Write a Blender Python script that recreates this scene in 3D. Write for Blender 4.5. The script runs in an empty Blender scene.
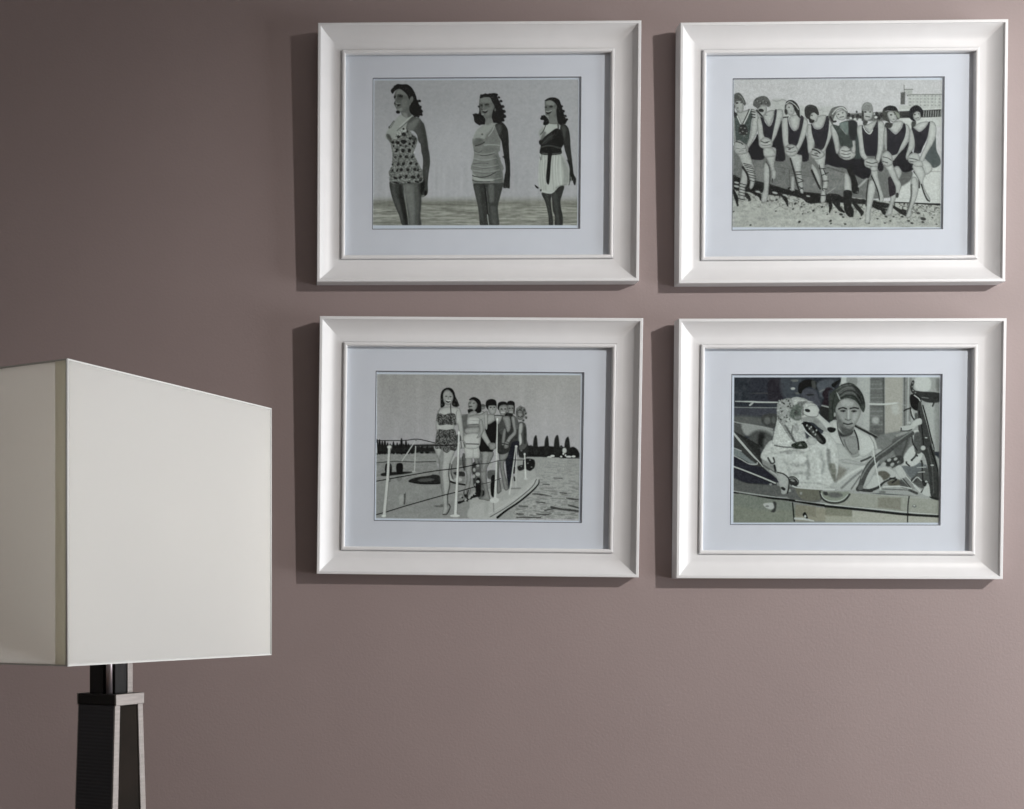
import bpy, bmesh, math
import numpy as np
from mathutils import Matrix, Vector
C = bpy.context.scene.collection
sc = bpy.context.scene
KEY, AMB, RIGHT_FILL, KEY2 = 236.0, .157, 116.0, 182.0
SPT, SPS, SPB = (.98, 0, 1.56), 50.5, .76
WY0, WY1, WZ0, WZ1 = -1.55, -.2, .10, 2.0
WALLA, WALLB = (.272, .212, .206, 1), (.288, .226, .219, 1)
VEIL = .010
GAIN = (1.5, 1.06, 1.42, 1.10)
import numpy as np
# ---------------------------------------------------------------- print painter (numpy, evaluated per mesh vertex)
class Print:
    """Tone of a printed photograph, evaluated at a grid of points given in sheet pixels."""
    def __init__(s, X, Y, seed=1):
        s.X, s.Y = X, Y
        s.C = np.full(X.shape + (3,), 150.0)
        s.o = (0.0, 0.0); s.k = 1.0
        s.rng = np.random.RandomState(seed)
        s.tint = (0.965, 1.0, 0.975)
        s.edge = None                     # (drop in tone, width, least tone) towards the outline of a fill
    def at(s, ox, oy, k):
        s.o = (ox, oy); s.k = k
    def pt(s, p):
        p = np.asarray(p, float).reshape(-1, 2)
        return p / s.k + np.array(s.o)
    def col(s, v, m=None):
        if callable(v): v = v(s.X[m], s.Y[m])
        v = np.asarray(v, float)
        if v.ndim == 1 and v.size == 3: return v
        t = np.array(s.tint)
        return v[..., None] * t if v.ndim else v * t
    def put(s, m, a, v):
        c = s.col(v, m)
        s.C[m] = s.C[m] * (1 - a[..., None]) + c * a[..., None]
    def box(s, x0, y0, x1, y1):
        r = (s.X[0] >= x0) & (s.X[0] <= x1); 
        ii = np.where((s.X.max(0) >= x0) & (s.X.min(0) <= x1))[0]
        jj = np.where((s.Y.max(1) >= y0) & (s.Y.min(1) <= y1))[0]
        if len(ii) == 0 or len(jj) == 0: return None
        return (slice(jj[0], jj[-1] + 1), slice(ii[0], ii[-1] + 1))
    @staticmethod
    def crv(p, closed, n=5):
        q = np.vstack([p[-1:], p, p[:2]]) if closed else np.vstack([2*p[:1]-p[1:2], p, 2*p[-1:]-p[-2:-1]])
        out = []
        m = len(p) if closed else len(p) - 1
        for i in range(m):
            a, b, c, d = q[i], q[i+1], q[i+2], q[i+3]
            for t in np.arange(n) / n:
                out.append(.5*((2*b)+(-a+c)*t+(2*a-5*b+4*c-d)*t*t+(-a+3*b-3*c+d)*t**3))
        if not closed: out.append(p[-1])
        return np.array(out)
    def fill(s, pts, v, soft=1.0, op=1.0, smooth=True):
        p = s.pt(pts)
        if smooth and len(p) > 2: p = s.crv(p, True, 4)
        b = s.box(p[:,0].min()-soft, p[:,1].min()-soft, p[:,0].max()+soft, p[:,1].max()+soft)
        if b is None: return
        x, y = s.X[b], s.Y[b]
        ins = np.zeros(x.shape, bool); d = np.full(x.shape, 1e9)
        for i in range(len(p)):
            x0, y0 = p[i]; x1, y1 = p[(i+1) % len(p)]
            if (y0 > y).any() or True:
                c = ((y0 > y) != (y1 > y))
                if y1 != y0: ins ^= c & (x < (x1-x0)*(y-y0)/(y1-y0)+x0)
            dx, dy = x1-x0, y1-y0; L = dx*dx+dy*dy+1e-12
            t = np.clip(((x-x0)*dx+(y-y0)*dy)/L, 0, 1)
            d = np.minimum(d, (x-x0-t*dx)**2+(y-y0-t*dy)**2)
        d = np.sqrt(d); d = np.where(ins, -d, d)
        a = np.clip(.5 - d/max(soft, .05), 0, 1); a = a*a*(3-2*a)*op
        if s.edge and not callable(v) and np.ndim(v) == 0 and v >= s.edge[2]:
            v = v - s.edge[0]*np.exp(np.minimum(d, 0)/s.edge[1])
        s.put(b, a, v)
    def line(s, pts, w, v, soft=.7, op=1.0, smooth=True):
        """stroke; w = width in sheet pixels, one number or one per point"""
        p = s.pt(pts)
        w = np.full(len(p), float(w)) if np.isscalar(w) else np.asarray(w, float)
        if smooth and len(p) > 2:
            q = s.crv(p, False, 4); w = np.interp(np.linspace(0, 1, len(q)), np.linspace(0, 1, len(p)), w); p = q
        m = w.max()/2 + soft
        b = s.box(p[:,0].min()-m, p[:,1].min()-m, p[:,0].max()+m, p[:,1].max()+m)
        if b is None: return
        x, y = s.X[b], s.Y[b]; d = np.full(x.shape, 1e9)
        for i in range(len(p)-1):
            (x0, y0), (x1, y1) = p[i], p[i+1]
            dx, dy = x1-x0, y1-y0; L = dx*dx+dy*dy+1e-12
            t = np.clip(((x-x0)*dx+(y-y0)*dy)/L, 0, 1)
            d = np.minimum(d, np.hypot(x-x0-t*dx, y-y0-t*dy) - (w[i]+(w[i+1]-w[i])*t)/2)
        a = np.clip(.5 - d/max(soft, .05), 0, 1); a = a*a*(3-2*a)*op
        s.put(b, a, v)
    def dot(s, x, y, rx, ry=None, v=30, rot=0, soft=.8, op=1.0):
        """ellipse, radii in the current tile's pixels"""
        ry = rx if ry is None else ry
        t = np.linspace(0, 2*np.pi, 13)[:-1]; c, n = np.cos(np.radians(rot)), np.sin(np.radians(rot))
        s.fill(np.stack([x+rx*np.cos(t)*c-ry*np.sin(t)*n, y+rx*np.cos(t)*n+ry*np.sin(t)*c], 1), v, soft, op)
    def noise(s, sx, sy, seed):
        r = np.random.RandomState(seed); N = 64
        g = r.rand(N, N)
        u = (s.X/sx) % N; v = (s.Y/sy) % N
        i, j = np.floor(u).astype(int), np.floor(v).astype(int); f, h = u-i, v-j
        f = f*f*(3-2*f); h = h*h*(3-2*h)
        i1, j1 = (i+1) % N, (j+1) % N; i %= N; j %= N
        return (g[j,i]*(1-f)*(1-h)+g[j,i1]*f*(1-h)+g[j1,i]*(1-f)*h+g[j1,i1]*f*h)-.5
    def texture(s, pts, amp, scale, seed, smooth=True, sy=None):
        """breaks up the tone inside an outline (woven or printed cloth, fur, ruffled water)"""
        keep = s.C.copy(); s.fill(pts, 200.0, 1.2, 1.0, smooth)
        m = np.clip(np.abs(s.C-keep).sum(-1)/(np.abs(np.array(s.tint)*200-keep).sum(-1)+1e-6), 0, 1)
        s.C = keep+(s.noise(scale, sy or scale, seed)*amp*m)[..., None]
    def finish(s, seed):
        """uneven silver density and the slight warmth or coolness left in the paper"""
        g = s.C.mean(-1, keepdims=True)
        s.C = g+(s.C-g)*.62
        n = s.noise(1.5, 1.5, seed)*.16+s.noise(3.1, 2.7, seed+1)*.12+s.noise(.75, .75, seed+2)*.10
        s.C = s.C*(1+n[..., None]*np.clip(1.2-s.C/150, .1, 1))
    def mul(s, mask, n):
        s.C += (mask*n)[..., None]
    def soft_box(s, x0, y0, x1, y1, e):
        sm = lambda t: np.clip(t, 0, 1)**2*(3-2*np.clip(t, 0, 1))
        return sm((s.X-x0)/e+.5)*sm((x1-s.X)/e+.5)*sm((s.Y-y0)/e+.5)*sm((y1-s.Y)/e+.5)
def paint_three(p):
    X, Y = p.X, p.Y
    n1, n2 = p.noise(14, 1.2, 3), p.noise(5, .8, 4); n3 = p.noise(1.3, 1.3, 5)
    sky = 150 + 8*p.soft_box(370, 120, 480, 215, 50)
    p.C[:] = np.stack([sky*.985, sky*1.0, sky*1.03], -1)
    p.C += (n3*5)[..., None]
    g = np.clip((Y-194)/9, 0, 1); g = (g*g*(3-2*g))[..., None]
    sand = np.stack([128+0*Y, 131+0*Y, 121+0*Y], -1) + ((n1*42+n2*26))[..., None]*np.clip((Y-196)/14, 0, 1)[..., None]
    sand -= 14*np.clip(1-abs((Y-203)/5), 0, 1)[..., None]
    p.C[:] = p.C*(1-g) + sand*g
    p.C += (10*p.noise(2.5, 30, 8)*p.soft_box(380, 165, 570, 208, 16))[..., None]
    p.tint = (.955, 1.0, .96)
    A = lambda: p.at(370, 74, 9.309); B = lambda: p.at(475, 74, 9.309)
    C = lambda: p.at(370, 150, 9.309); D = lambda: p.at(475, 150, 9.309)
    f, l, d = p.fill, p.line, p.dot
    # ---- first woman: legs and arm
    C()
    f([(195,280),(205,400),(245,520),(280,600),(315,700),(375,700),(358,600),(340,500),(322,380),(315,295)], 66)
    f([(215,330),(235,450),(290,590),(312,640),(300,540),(250,400),(240,320)], 88, 3, .7)
    f([(290,320),(312,400),(335,500),(355,600),(362,690),(340,690),(310,560),(280,400)], 40, 3, .8)
    f([(322,300),(325,380),(350,520),(368,620),(372,700),(488,700),(478,620),(485,520),(486,430),(480,290)], 86)
    f([(335,320),(340,420),(362,520),(380,600),(384,690),(420,690),(430,560),(420,420),(410,320)], 118, 4, .75)
    f([(455,320),(470,420),(470,560),(465,690),(486,690),(480,600),(488,500),(486,330)], 58, 3, .8)
    l([(325,320),(345,480),(362,600),(372,690)], .5, 150, .8, .6)
    A(); f([(455,470),(470,600),(482,690),(500,790),(497,880),(490,960),(480,1040),(495,1130),(530,1125),(548,1090),(546,1005),(555,905),(566,805),(552,720),(540,620),(520,520),(500,450)], 70); C()
    f([(482,-10),(505,80),(500,180),(490,260),(478,330),(482,420),(495,435),(530,420),(548,390),(546,300),(555,200),(566,100),(548,-10)], 68)
    f([(485,250),(478,330),(482,400),(505,395),(520,330),(515,270)], 40, 2)
    f([(520,0),(545,60),(548,160),(535,240),(525,200),(528,100)], 84, 3, .7)
    d(528,395,14,22,34); d(503,425,16,10,112,-30); d(498,330,10,30,34)
    # suit, lower half
    A(); f([(160,555),(150,580),(175,610),(200,660),(214,760),(210,840),(192,890),(192,950),(205,1000),(400,1005),(495,990),(500,940),(480,870),(440,790),(414,730),(425,690),(445,630),(440,590),(400,560),(360,500),(330,480),(280,510),(230,545),(190,535)], 112); C()
    f([(190,180),(192,250),(205,300),(260,312),(330,302),(400,300),(470,302),(500,285),(500,230),(480,165),(330,150)], 108)
    f([(240,150),(330,130),(370,200),(350,280),(260,280),(225,220)], 112, 5, .6)
    for (x, y, a, b) in [(250,5,13,12),(312,4,14,12),(368,4,14,12),(290,55,15,14),(345,55,15,14),(400,60,11,15),(240,60,8,12),
                 (268,125,10,16),(320,122,14,17),(386,118,15,15),(440,125,13,16),(215,130,6,10),(300,180,16,15),(360,180,15,15),(425,175,13,16),(455,180,10,14),
                 (215,185,9,14),(260,185,10,12),(245,255,22,10),(290,250,12,18),(345,240,12,18),(410,250,22,15),(460,240,14,18),(250,298,30,9),(370,298,18,7),(445,290,22,8),(480,270,14,22)]:
        d(x, y, a, b, 32, 20, .9, .9)
    for (x, y) in [(265,30),(330,30),(385,35),(300,90),(355,90),(415,95),(250,95),(285,150),(340,150),(400,150),(240,155),(320,215),(385,215),(270,220),(440,215),(315,270),(355,270),(230,280)]:
        d(x, y, 12, 8, 128, 30, .9, .7)
    l([(200,272),(240,285),(300,262),(340,280),(400,262),(440,275),(490,262)], .6, 150, .8, .6)
    A()
    # upper body and suit
    f([(290,370),(240,420),(185,480),(150,560),(165,600),(300,560),(380,470),(420,400),(380,360)], 148, 1.5)
    f([(400,392),(440,400),(470,412),(500,460),(520,520),(525,600),(480,640),(455,620),(440,560),(400,520),(345,520),(350,450)], 78)
    f([(350,470),(385,440),(430,410),(462,420),(440,470),(400,520),(350,530)], 118, 4, .8)
    f([(485,440),(512,500),(535,610),(552,760),(550,860),(525,860),(510,640),(480,500)], 58, 4, .7)
    f([(200,590),(250,600),(280,540),(230,550),(180,540)], 145, 2, .8)
    f([(155,565),(175,605),(205,610),(195,570),(170,550)], 62, 2, .8)
    f([(400,560),(440,600),(425,640),(400,640)], 40, 3, .6)
    for (x, y, a, b) in [(268,578,14,14),(318,555,22,18),(380,592,14,14),(215,630,13,13),(262,632,20,15),(318,625,26,20),(375,645,12,12),(415,635,12,16),
                 (255,700,12,14),(312,705,17,17),(375,705,15,16),(225,665,8,10),(340,665,10,8),(400,665,8,10),(316,505,10,10),(350,530,7,12),(290,660,10,8)]:
        d(x, y, a, b, 28, 15, .9, .92)
    for (x, y) in [(245,575),(295,590),(350,600),(240,650),(345,640),(395,620),(285,690),(345,700),(235,700),(400,700),(280,610)]:
        d(x, y, 10, 8, 138, 30, .9, .7)
    l([(398,392),(350,440),(300,485),(255,520)], .7, 88, .8); l([(385,388),(335,432),(280,485)], .5, 190, .7, .8)
    l([(232,432),(195,495)], .6, 96, .8); l([(222,430),(178,495)], .7, 80, .8); d(182,490,8,12,85)
    # neck and head
    f([(290,330),(300,375),(340,400),(385,385),(395,330),(365,280),(320,300)], 96)
    f([(300,350),(320,395),(350,405),(345,360)], 135, 3, .7)
    f([(240,148),(275,128),(320,150),(360,195),(372,240),(372,300),(360,345),(310,352),(280,345),(255,332),(243,310),(224,272),(235,240),(222,205)], 98)
    f([(248,150),(280,140),(320,165),(335,190),(290,180),(250,185)], 124, 2.5, .8)
    f([(300,230),(345,240),(350,290),(320,330),(280,330),(300,280)], 112, 3, .8)
    f([(250,320),(300,310),(290,340),(265,335)], 135, 2, .8)
    f([(195,140),(215,118),(250,88),(300,90),(345,90),(385,118),(412,160),(430,200),(440,235),(470,243),(452,258),(470,300),(488,340),(480,372),(440,392),(402,378),(372,345),(368,300),(380,268),(362,225),(348,190),(312,152),(272,130),(235,148),(212,176),(198,165)], 30)
    f([(375,215),(395,200),(405,225),(395,255),(375,268),(365,250)], 100, 1)
    f([(320,110),(360,130),(385,170),(370,150),(340,130)], 52, 2, .8)
    d(232,207,9,15,40,0,1.2); d(286,202,22,11,44,8,1.4); d(284,190,24,5,40,10,1.2); d(260,203,8,22,60,0,1.5,.7)
    l([(235,250),(228,268),(240,272)], .9, 45, .8)
    l([(242,264),(262,271),(280,268)], .7, 142, .9, .7); d(264,284,22,9,36,-12,1.2); d(262,348,20,15,30,15); d(248,290,6,8,120)
    f([(236,215),(262,215),(275,235),(240,240)], 84, 2.5, .6); f([(262,215),(310,212),(300,232),(268,232)], 78, 2.5, .6); l([(246,205),(236,235),(240,255)], .9, 118, 1.3, .7)
    # ---- second woman
    D()
    f([(-2,300),(10,400),(35,500),(50,600),(65,705),(140,705),(138,600),(130,500),(118,400),(112,300)], 60)
    f([(10,330),(20,420),(45,520),(70,640),(90,640),(70,480),(50,340)], 80, 3, .7)
    f([(115,300),(118,380),(132,500),(140,600),(150,705),(235,705),(230,600),(225,520),(245,430),(265,350),(268,295)], 66)
    f([(135,330),(140,420),(150,480),(185,470),(190,380),(180,320)], 102, 3, .8)
    f([(160,520),(160,600),(180,690),(215,690),(210,600),(205,530)], 86, 3, .8)
    f([(95,310),(118,420),(130,560),(140,600),(128,600),(115,480),(98,360)], 30, 1.5, .9)
    l([(128,600),(134,650),(140,690)], .8, 150, .7)
    B(); f([(240,450),(275,465),(300,500),(312,540),(318,620),(326,740),(334,860),(332,960),(285,960),(296,880),(282,790),(266,700),(250,600)], 44); D()
    f([(262,60),(280,80),(295,180),(285,240),(275,300),(272,345),(292,352),(312,350),(332,352),(334,290),(332,180),(332,100),(300,50)], 42)
    f([(290,80),(310,160),(315,240),(300,290),(300,180)], 58, 3, .7)
    d(300,356,7,6,150)
    B(); f([(250,500),(245,620),(222,700),(236,780),(264,900),(-14,900),(-6,790),(-2,730),(-3,660),(90,650),(180,600)], 116); D()
    f([(225,60),(245,100),(265,200),(275,280),(268,300),(120,306),(-3,306),(-14,300),(-14,180),(-6,80),(40,50)], 116)
    f([(-12,240),(0,275),(80,290),(180,285),(180,265),(60,262),(-9,215)], 160, 2, .8)
    f([(-3,60),(80,40),(160,60),(150,110),(60,120),(-6,110)], 132, 6, .5)
    f([(-9,150),(60,160),(160,140),(170,190),(60,210),(-12,200)], 130, 7, .5)
    f([(215,40),(240,120),(262,230),(262,295),(190,295),(200,180),(190,60)], 92, 5, .8)
    l([(60,48),(120,45),(165,36)], .7, 62); l([(-6,125),(60,118),(130,120)], .5, 72); l([(-10,170),(40,178),(150,160)], .5, 92, .8,.8)
    l([(-14,232),(0,240),(60,250),(130,240),(200,205)], .9, 56); l([(-15,276),(20,290),(90,292),(150,290)], .7, 60)
    l([(0,0),(40,20),(90,-10)], .6, 80); l([(20,205),(90,215),(150,195)], .5, 100, .8, .8)
    B()
    f([(95,395),(85,460),(20,520),(-15,600),(-16,640),(10,660),(120,640),(240,620),(250,500),(210,450),(185,440),(165,400)], 140)
    f([(100,400),(110,470),(160,455),(200,450),(170,400)], 108, 2, .8)
    f([(180,480),(230,450),(262,450),(290,480),(310,520),(318,600),(318,640),(275,640),(262,640),(255,620),(240,600),(200,540)], 46)
    f([(190,490),(225,465),(250,480),(245,560),(210,550)], 78, 3, .8)
    f([(180,480),(120,560),(90,600),(30,590),(-3,600),(-18,600),(-17,640),(-9,680),(-3,660),(90,660),(85,720),(225,720),(240,680),(245,620),(230,580),(205,520)], 118)
    f([(10,600),(70,600),(85,640),(30,668),(-3,650)], 92, 3, .8)
    f([(100,680),(170,670),(220,690),(210,730),(85,730)], 104, 6, .7)
    f([(110,560),(180,520),(220,590),(220,640),(120,640)], 108, 3, .7)
    l([(90,658),(160,655),(235,660)], .6, 165, .7, .8); l([(190,470),(165,530),(130,575)], .7, 165, .8, .8)
    l([(10,665),(60,650),(95,630)], .8, 50); d(72,558,9,9,90)
    f([(45,220),(60,205),(150,210),(190,240),(190,330),(165,400),(110,410),(75,380),(50,340),(40,290)], 100)
    f([(60,215),(140,215),(150,260),(60,262)], 122, 2, .8); f([(115,290),(165,290),(160,360),(110,390),(100,350)], 112, 3, .8)
    f([(48,220),(50,200),(80,184),(130,182),(192,176),(215,222),(248,288),(268,350),(275,400),(255,440),(215,455),(180,440),(160,400),(170,340),(185,300),(160,250),(140,215),(90,212),(60,222)], 30)
    f([(45,270),(40,360),(5,365),(-18,372),(-8,392),(0,440),(40,468),(90,460),(100,420),(80,385),(55,350)], 28)
    d(222,400,16,22,48,0,2,.6); d(165,210,20,10,60,0,2,.6); d(50,420,14,14,44,0,2,.6); d(190,330,9,16,88)
    d(62,288,13,9,44,10,1.3); d(112,282,22,9,48,-8,1.4); l([(74,337),(95,340),(114,334)], .8, 150, .9, .8); f([(72,342),(98,345),(122,335),(108,358),(84,358)], 32, .8); l([(60,320),(72,332)], .8, 60)
    d(75,372,14,8,130); 
    f([(50,296),(80,290),(76,308),(56,310)], 78, 2.2, .6); f([(92,290),(140,288),(132,306),(98,306)], 80, 2.2, .6); l([(86,285),(82,312)], .9, 124, 1.2, .7)
    # ---- third woman
    D()
    f([(630,395),(660,470),(680,540),(695,620),(702,705),(738,705),(735,620),(722,540),(715,470),(718,395)], 54)
    f([(725,400),(728,470),(735,560),(755,620),(758,705),(822,705),(828,620),(812,540),(805,470),(825,400),(838,330),(780,340)], 54)
    f([(740,400),(740,480),(765,600),(775,690),(795,690),(785,560),(775,420)], 76, 3, .7); f([(660,410),(685,520),(705,620),(712,600),(700,500),(690,410)], 70, 2, .7)
    B(); f([(800,480),(840,470),(870,500),(885,560),(895,680),(905,760),(916,860),(925,930),(948,980),(900,990),(870,980),(888,900),(880,840),(862,770),(840,700),(825,620)], 50); D()
    f([(862,90),(865,100),(885,150),(890,200),(870,300),(885,325),(900,270),(912,260),(925,310),(940,325),(948,270),(925,220),(915,150),(905,110)], 42)
    l([(885,240),(880,310)], .6, 120); l([(900,250),(905,290)], .6, 130)
    f([(625,-20),(615,90),(605,80),(598,200),(600,310),(622,370),(640,392),(700,404),(740,392),(790,340),(840,325),(880,320),(885,260),(880,180),(850,110),(815,30),(810,-20)], 163)
    f([(800,40),(850,110),(880,190),(880,300),(830,320),(830,200)], 128, 4, .8)
    for (a, b, c_) in [(640,20,120),(655,20,100),(735,30,90),(760,30,80),(785,40,60),(620,80,110),(665,90,200)]:
        l([(a,b),(a-8,150),(a-4,260),(a+8,370 if a < 780 else 310)], .5, 134, 1.2, .8)
    for a in (645, 745, 770, 800):
        l([(a,60),(a,180),(a+14,320)], .6, 185, 1.2, .7)
    l([(760,350),(800,330),(860,318)], .8, 110, 1.2, .7); l([(625,370),(700,398),(750,385)], .5, 190, .8, .6)
    f([(690,-20),(680,120),(670,240),(675,300),(695,318),(705,260),(712,140),(722,-20)], 34)
    l([(612,60),(622,90),(632,10)], .6, 90); f([(565,320),(600,345),(596,358),(575,345)], 34, .8); d(622,372,8,10,60)
    B()
    f([(700,400),(690,450),(650,480),(600,530),(605,580),(640,620),(700,560),(760,500),(830,470),(800,440),(770,400)], 142)
    f([(690,560),(640,490),(680,460),(760,470),(770,500)], 166, 2, .8)
    f([(800,480),(840,470),(870,500),(885,560),(890,640),(850,650),(835,640),(825,620),(800,560)], 52)
    f([(815,490),(840,485),(850,540),(835,600),(820,560)], 84, 3, .7)
    f([(602,620),(640,590),(700,545),(760,505),(800,520),(820,560),(835,640),(810,690),(800,745),(620,745),(618,670),(605,650)], 38)
    f([(640,540),(665,545),(640,600),(615,610)], 100, 1.5, .9); f([(700,560),(730,560),(725,600),(690,625),(650,650),(640,620)], 66, 2.5, .7)
    l([(630,650),(690,590),(750,560)], .5, 84, .8, .8); l([(620,680),(700,665),(800,690)], 1.4, 76, 1, .8); l([(660,480),(640,530),(615,560)], .8, 50)
    l([(775,450),(778,500),(772,540)], 1.2, 50); l([(630,735),(700,742),(800,735)], 1.1, 84, .8, .9)
    f([(690,690),(715,690),(722,760),(690,760)], 34)
    f([(655,245),(700,240),(740,260),(770,310),(765,390),(775,460),(690,458),(688,410),(665,390),(655,350),(652,290)], 96)
    f([(670,250),(720,250),(740,290),(670,285)], 130, 2, .8); f([(700,330),(745,320),(750,370),(700,400)], 116, 3, .8); f([(690,410),(760,400),(770,450),(700,455)], 130, 3, .5)
    f([(652,245),(690,222),(740,218),(785,240),(805,290),(820,340),(845,410),(862,425),(845,460),(800,470),(775,450),(765,400),(760,340),(765,300),(740,262),(700,242),(670,250)], 30)
    f([(612,410),(640,382),(662,390),(685,420),(690,460),(660,476),(640,455),(645,430),(620,425)], 32)
    d(800,420,14,18,48,0,2,.6); d(662,308,10,9,46,0,1.2); d(710,302,17,9,48,-6,1.3); l([(666,349),(690,348),(712,340)], .8, 155, .9, .8); f([(662,355),(690,358),(715,345),(700,368),(675,370)], 34, .8); d(678,392,14,7,135)
    D()
    for y0, a, b in [(20,10,190),(75,-5,205),(140,-12,225),(185,-12,235),(262,-13,255)]:
        l([(a,y0),((a+b)/2,y0+16),(b,y0-4)], .6, 150, 1.2, .7); l([(a,y0+14),((a+b)/2,y0+30),(b,y0+8)], .5, 88, 1.2, .6)
    for x in (276, 294, 312, 328):
        l([(x,300),(x+2,338),(x+1,352)], .5, 74, .9, .8)
    B()
    for x, y, r_ in [(262,300,16),(272,345,18),(275,390,20),(262,425,18),(225,445,18),(185,440,14),(245,250,14),(225,215,12),(205,190,12),(60,195,10),(100,188,12),(140,188,12),(14,374,14),(6,395,14),(-4,380,10),(20,430,18),(45,462,14),(85,455,14),(38,300,10)]:
        d(x, y, r_, r_*.8, 30, 30, 1.2)
    for x, y, r_ in [(240,330,12),(215,360,10),(250,390,9),(200,280,9),(175,240,9),(30,400,9),(60,430,8)]:
        d(x, y, r_, r_*.6, 50, 50, 2, .7)
    for x, y, r_ in [(810,300,12),(826,345,14),(845,390,12),(858,422,12),(838,455,12),(800,465,12),(630,395,12),(622,415,10),(650,465,12),(682,450,10)]:
        d(x, y, r_, r_*.8, 32, 30, 1.2)
    A()
    for x, y, r_ in [(462,245,14),(470,300,14),(482,340,14),(480,372,14),(450,388,14),(420,385,12),(205,150,12),(232,110,12),(262,95,10)]:
        d(x, y, r_, r_*.8, 30, 30, 1.2)
    for x, y, r_ in [(440,310,12),(420,340,10),(450,350,9),(410,170,12),(380,140,12),(300,105,14)]:
        d(x, y, r_, r_*.6, 50, 50, 2, .6)
    p.texture([(155,560),(200,600),(280,520),(360,500),(440,600),(425,690),(440,790),(500,940),(490,1000),(205,1005),(192,890),(214,760),(190,640)], 62, .95, 31)
    p.finish(60)
    p.tint = (.965, 1, .975)
    # sheet margin and ruled line
    rim(p, 374.0, 79.6, 578.3, 224.9, 380.5)
def rim(p, x0, y0, x1, y1, _=0, m=178):
    a = 1 - p.soft_box(x0, y0, x1, y1, .9)
    c = np.array([.97, 1.0, 1.05])*m
    p.C[:] = p.C*(1-a[..., None]) + c*a[..., None]
def paint_eight(p):
    X, Y = p.X, p.Y
    n1, n2, n3 = p.noise(4, 2.2, 3), p.noise(1.6, 1.2, 4), p.noise(.8, .8, 5)
    nb = p.noise(9, 5, 6)
    p.C[:] = np.stack([182+0*X, 184+0*X, 186+0*X], -1)
    p.C += (nb*6 + n3*6)[..., None]
    A = lambda: p.at(730, 74, 9.309); B = lambda: p.at(835, 74, 9.309)
    C = lambda: p.at(730, 152, 9.309); D = lambda: p.at(835, 152, 9.309)
    f, l, d = p.fill, p.line, p.dot
    p.tint = (.968, 1.0, .975)
    SK, SU = 176, (47, 46, 53)
    # far buildings and beach
    B()
    f([(600,290),(680,285),(682,190),(760,185),(985,180),(992,330),(820,335),(600,340)], 176, 1, 1, False)
    f([(612,170),(655,165),(652,280),(612,280)], 92, 1.5, 1, False); l([(642,100),(645,170)], .7, 110); l([(650,142),(725,140)], .9, 110)
    f([(655,145),(720,142),(720,185),(655,185)], 168, 1, 1, False)
    l([(680,205),(700,190),(990,186)], .7, 112, .7)
    for i, x in enumerate(range(700, 980, 34)):
        for y in (200, 228, 258, 288):
            d(x, y, 10, 6, 142 if (i+y) % 3 else 128, 0, 1.1, .8)
    for x in (738, 808, 880, 945): l([(x,195),(x,320)], .5, 195, .8, .8)
    f([(600,345),(820,335),(992,325),(990,398),(820,405),(600,415)], 62, 1.2, 1, False)
    for x in range(830, 990, 22): l([(x,340),(x-3,392)], .7, 165, .8, .9)
    l([(600,335),(990,318)], .7, 196, .8)
    f([(100,370),(260,360),(420,352),(600,345),(610,420),(400,440),(220,430),(110,420)], 100, 2, 1, False)
    for (x, y, r) in [(130,380,16),(170,395,14),(205,350,8),(215,390,16),(240,400,12),(390,370,16),(410,400,20),(440,380,18),(640,380,20),(680,400,18)]: d(x, y, r, r*1.2, 52, 0, 1.2)
    for (x, y, r) in [(150,410,12),(190,420,14),(235,425,16),(385,400,14),(370,370,8)]: d(x, y, r, r*.8, 190, 0, 1)
    f([(600,408),(990,396),(990,480),(600,520)], 186, 1.2, 1, False)
    A()
    f([(370,260),(400,240),(500,235),(520,300),(380,330)], 172, 3, .8); l([(400,245),(440,255),(490,238),(520,250)], 1.2, 140, 1.5, .8)
    f([(640,300),(800,310),(960,300),(1000,420),(660,400)], 172, 3, .7); l([(820,330),(900,352),(960,340)], .8, 160, 1.2, .6)
    f([(170,350),(380,330),(520,300),(700,350),(960,380),(990,440),(700,430),(300,420),(180,400)], 176, 2, 1)
    # beam they sit on, boards and sand
    C()
    f([(30,-60),(500,-90),(1100,-90),(1100,430),(700,380),(400,320),(200,270),(30,220)], 112, 1.5, 1, False)
    D()
    f([(-60,-90),(600,-90),(700,100),(720,150),(630,320),(560,420),(300,440),(-60,380)], 110, 1.5, 1, False)
    f([(630,320),(720,240),(760,150),(880,160),(990,120),(990,480),(560,470)], 188, 1.5, 1, False)
    f([(590,290),(640,310),(720,250),(720,170),(600,180)], 98, 2.5)
    l([(880,180),(990,178)], .7, 150); l([(640,430),(990,440)], .6, 165, 1.5, .6)
    C()
    l([(380,130),(600,160)], .6, 96); l([(430,180),(560,195),(780,230),(1000,262)], .7, 92, 1, .8); l([(560,170),(570,330)], .8, 84, 1)
    f([(270,80),(320,100),(320,280),(250,240)], 126, 3, .7); f([(700,240),(850,300),(1020,270),(1020,350),(720,350)], 124, 5, .7)
    f([(910,100),(1020,115),(1020,140),(920,135)], 130, 2, .8)
    D()
    f([(-60,160),(95,200),(95,320),(-60,260)], 122, 4, .6); l([(-60,140),(90,190)], 1, 84, 1.5)
    # sand
    m = np.clip((Y-(190+(X-733)*.10*(X < 860)+12.7*(X >= 860)))/1.2+.5, 0, 1)
    m = np.where(Y > 205, 1, m)
    edge = np.interp(X, [733, 755, 790, 830, 870, 900, 943], [185, 187.5, 191.5, 195, 199, 202, 204.5])
    m = np.clip((Y-edge)/1.2+.5, 0, 1)[..., None]
    dens = np.clip(1-(Y-edge)/26, 0, 1)
    sand = 168 + n1*22 + n3*12 - np.clip(n2-.12+.18*dens, 0, 1)*230*dens
    p.C[:] = p.C*(1-m) + np.stack([sand*.97, sand*1.0, sand*.955], -1)*m
    C()
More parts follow.
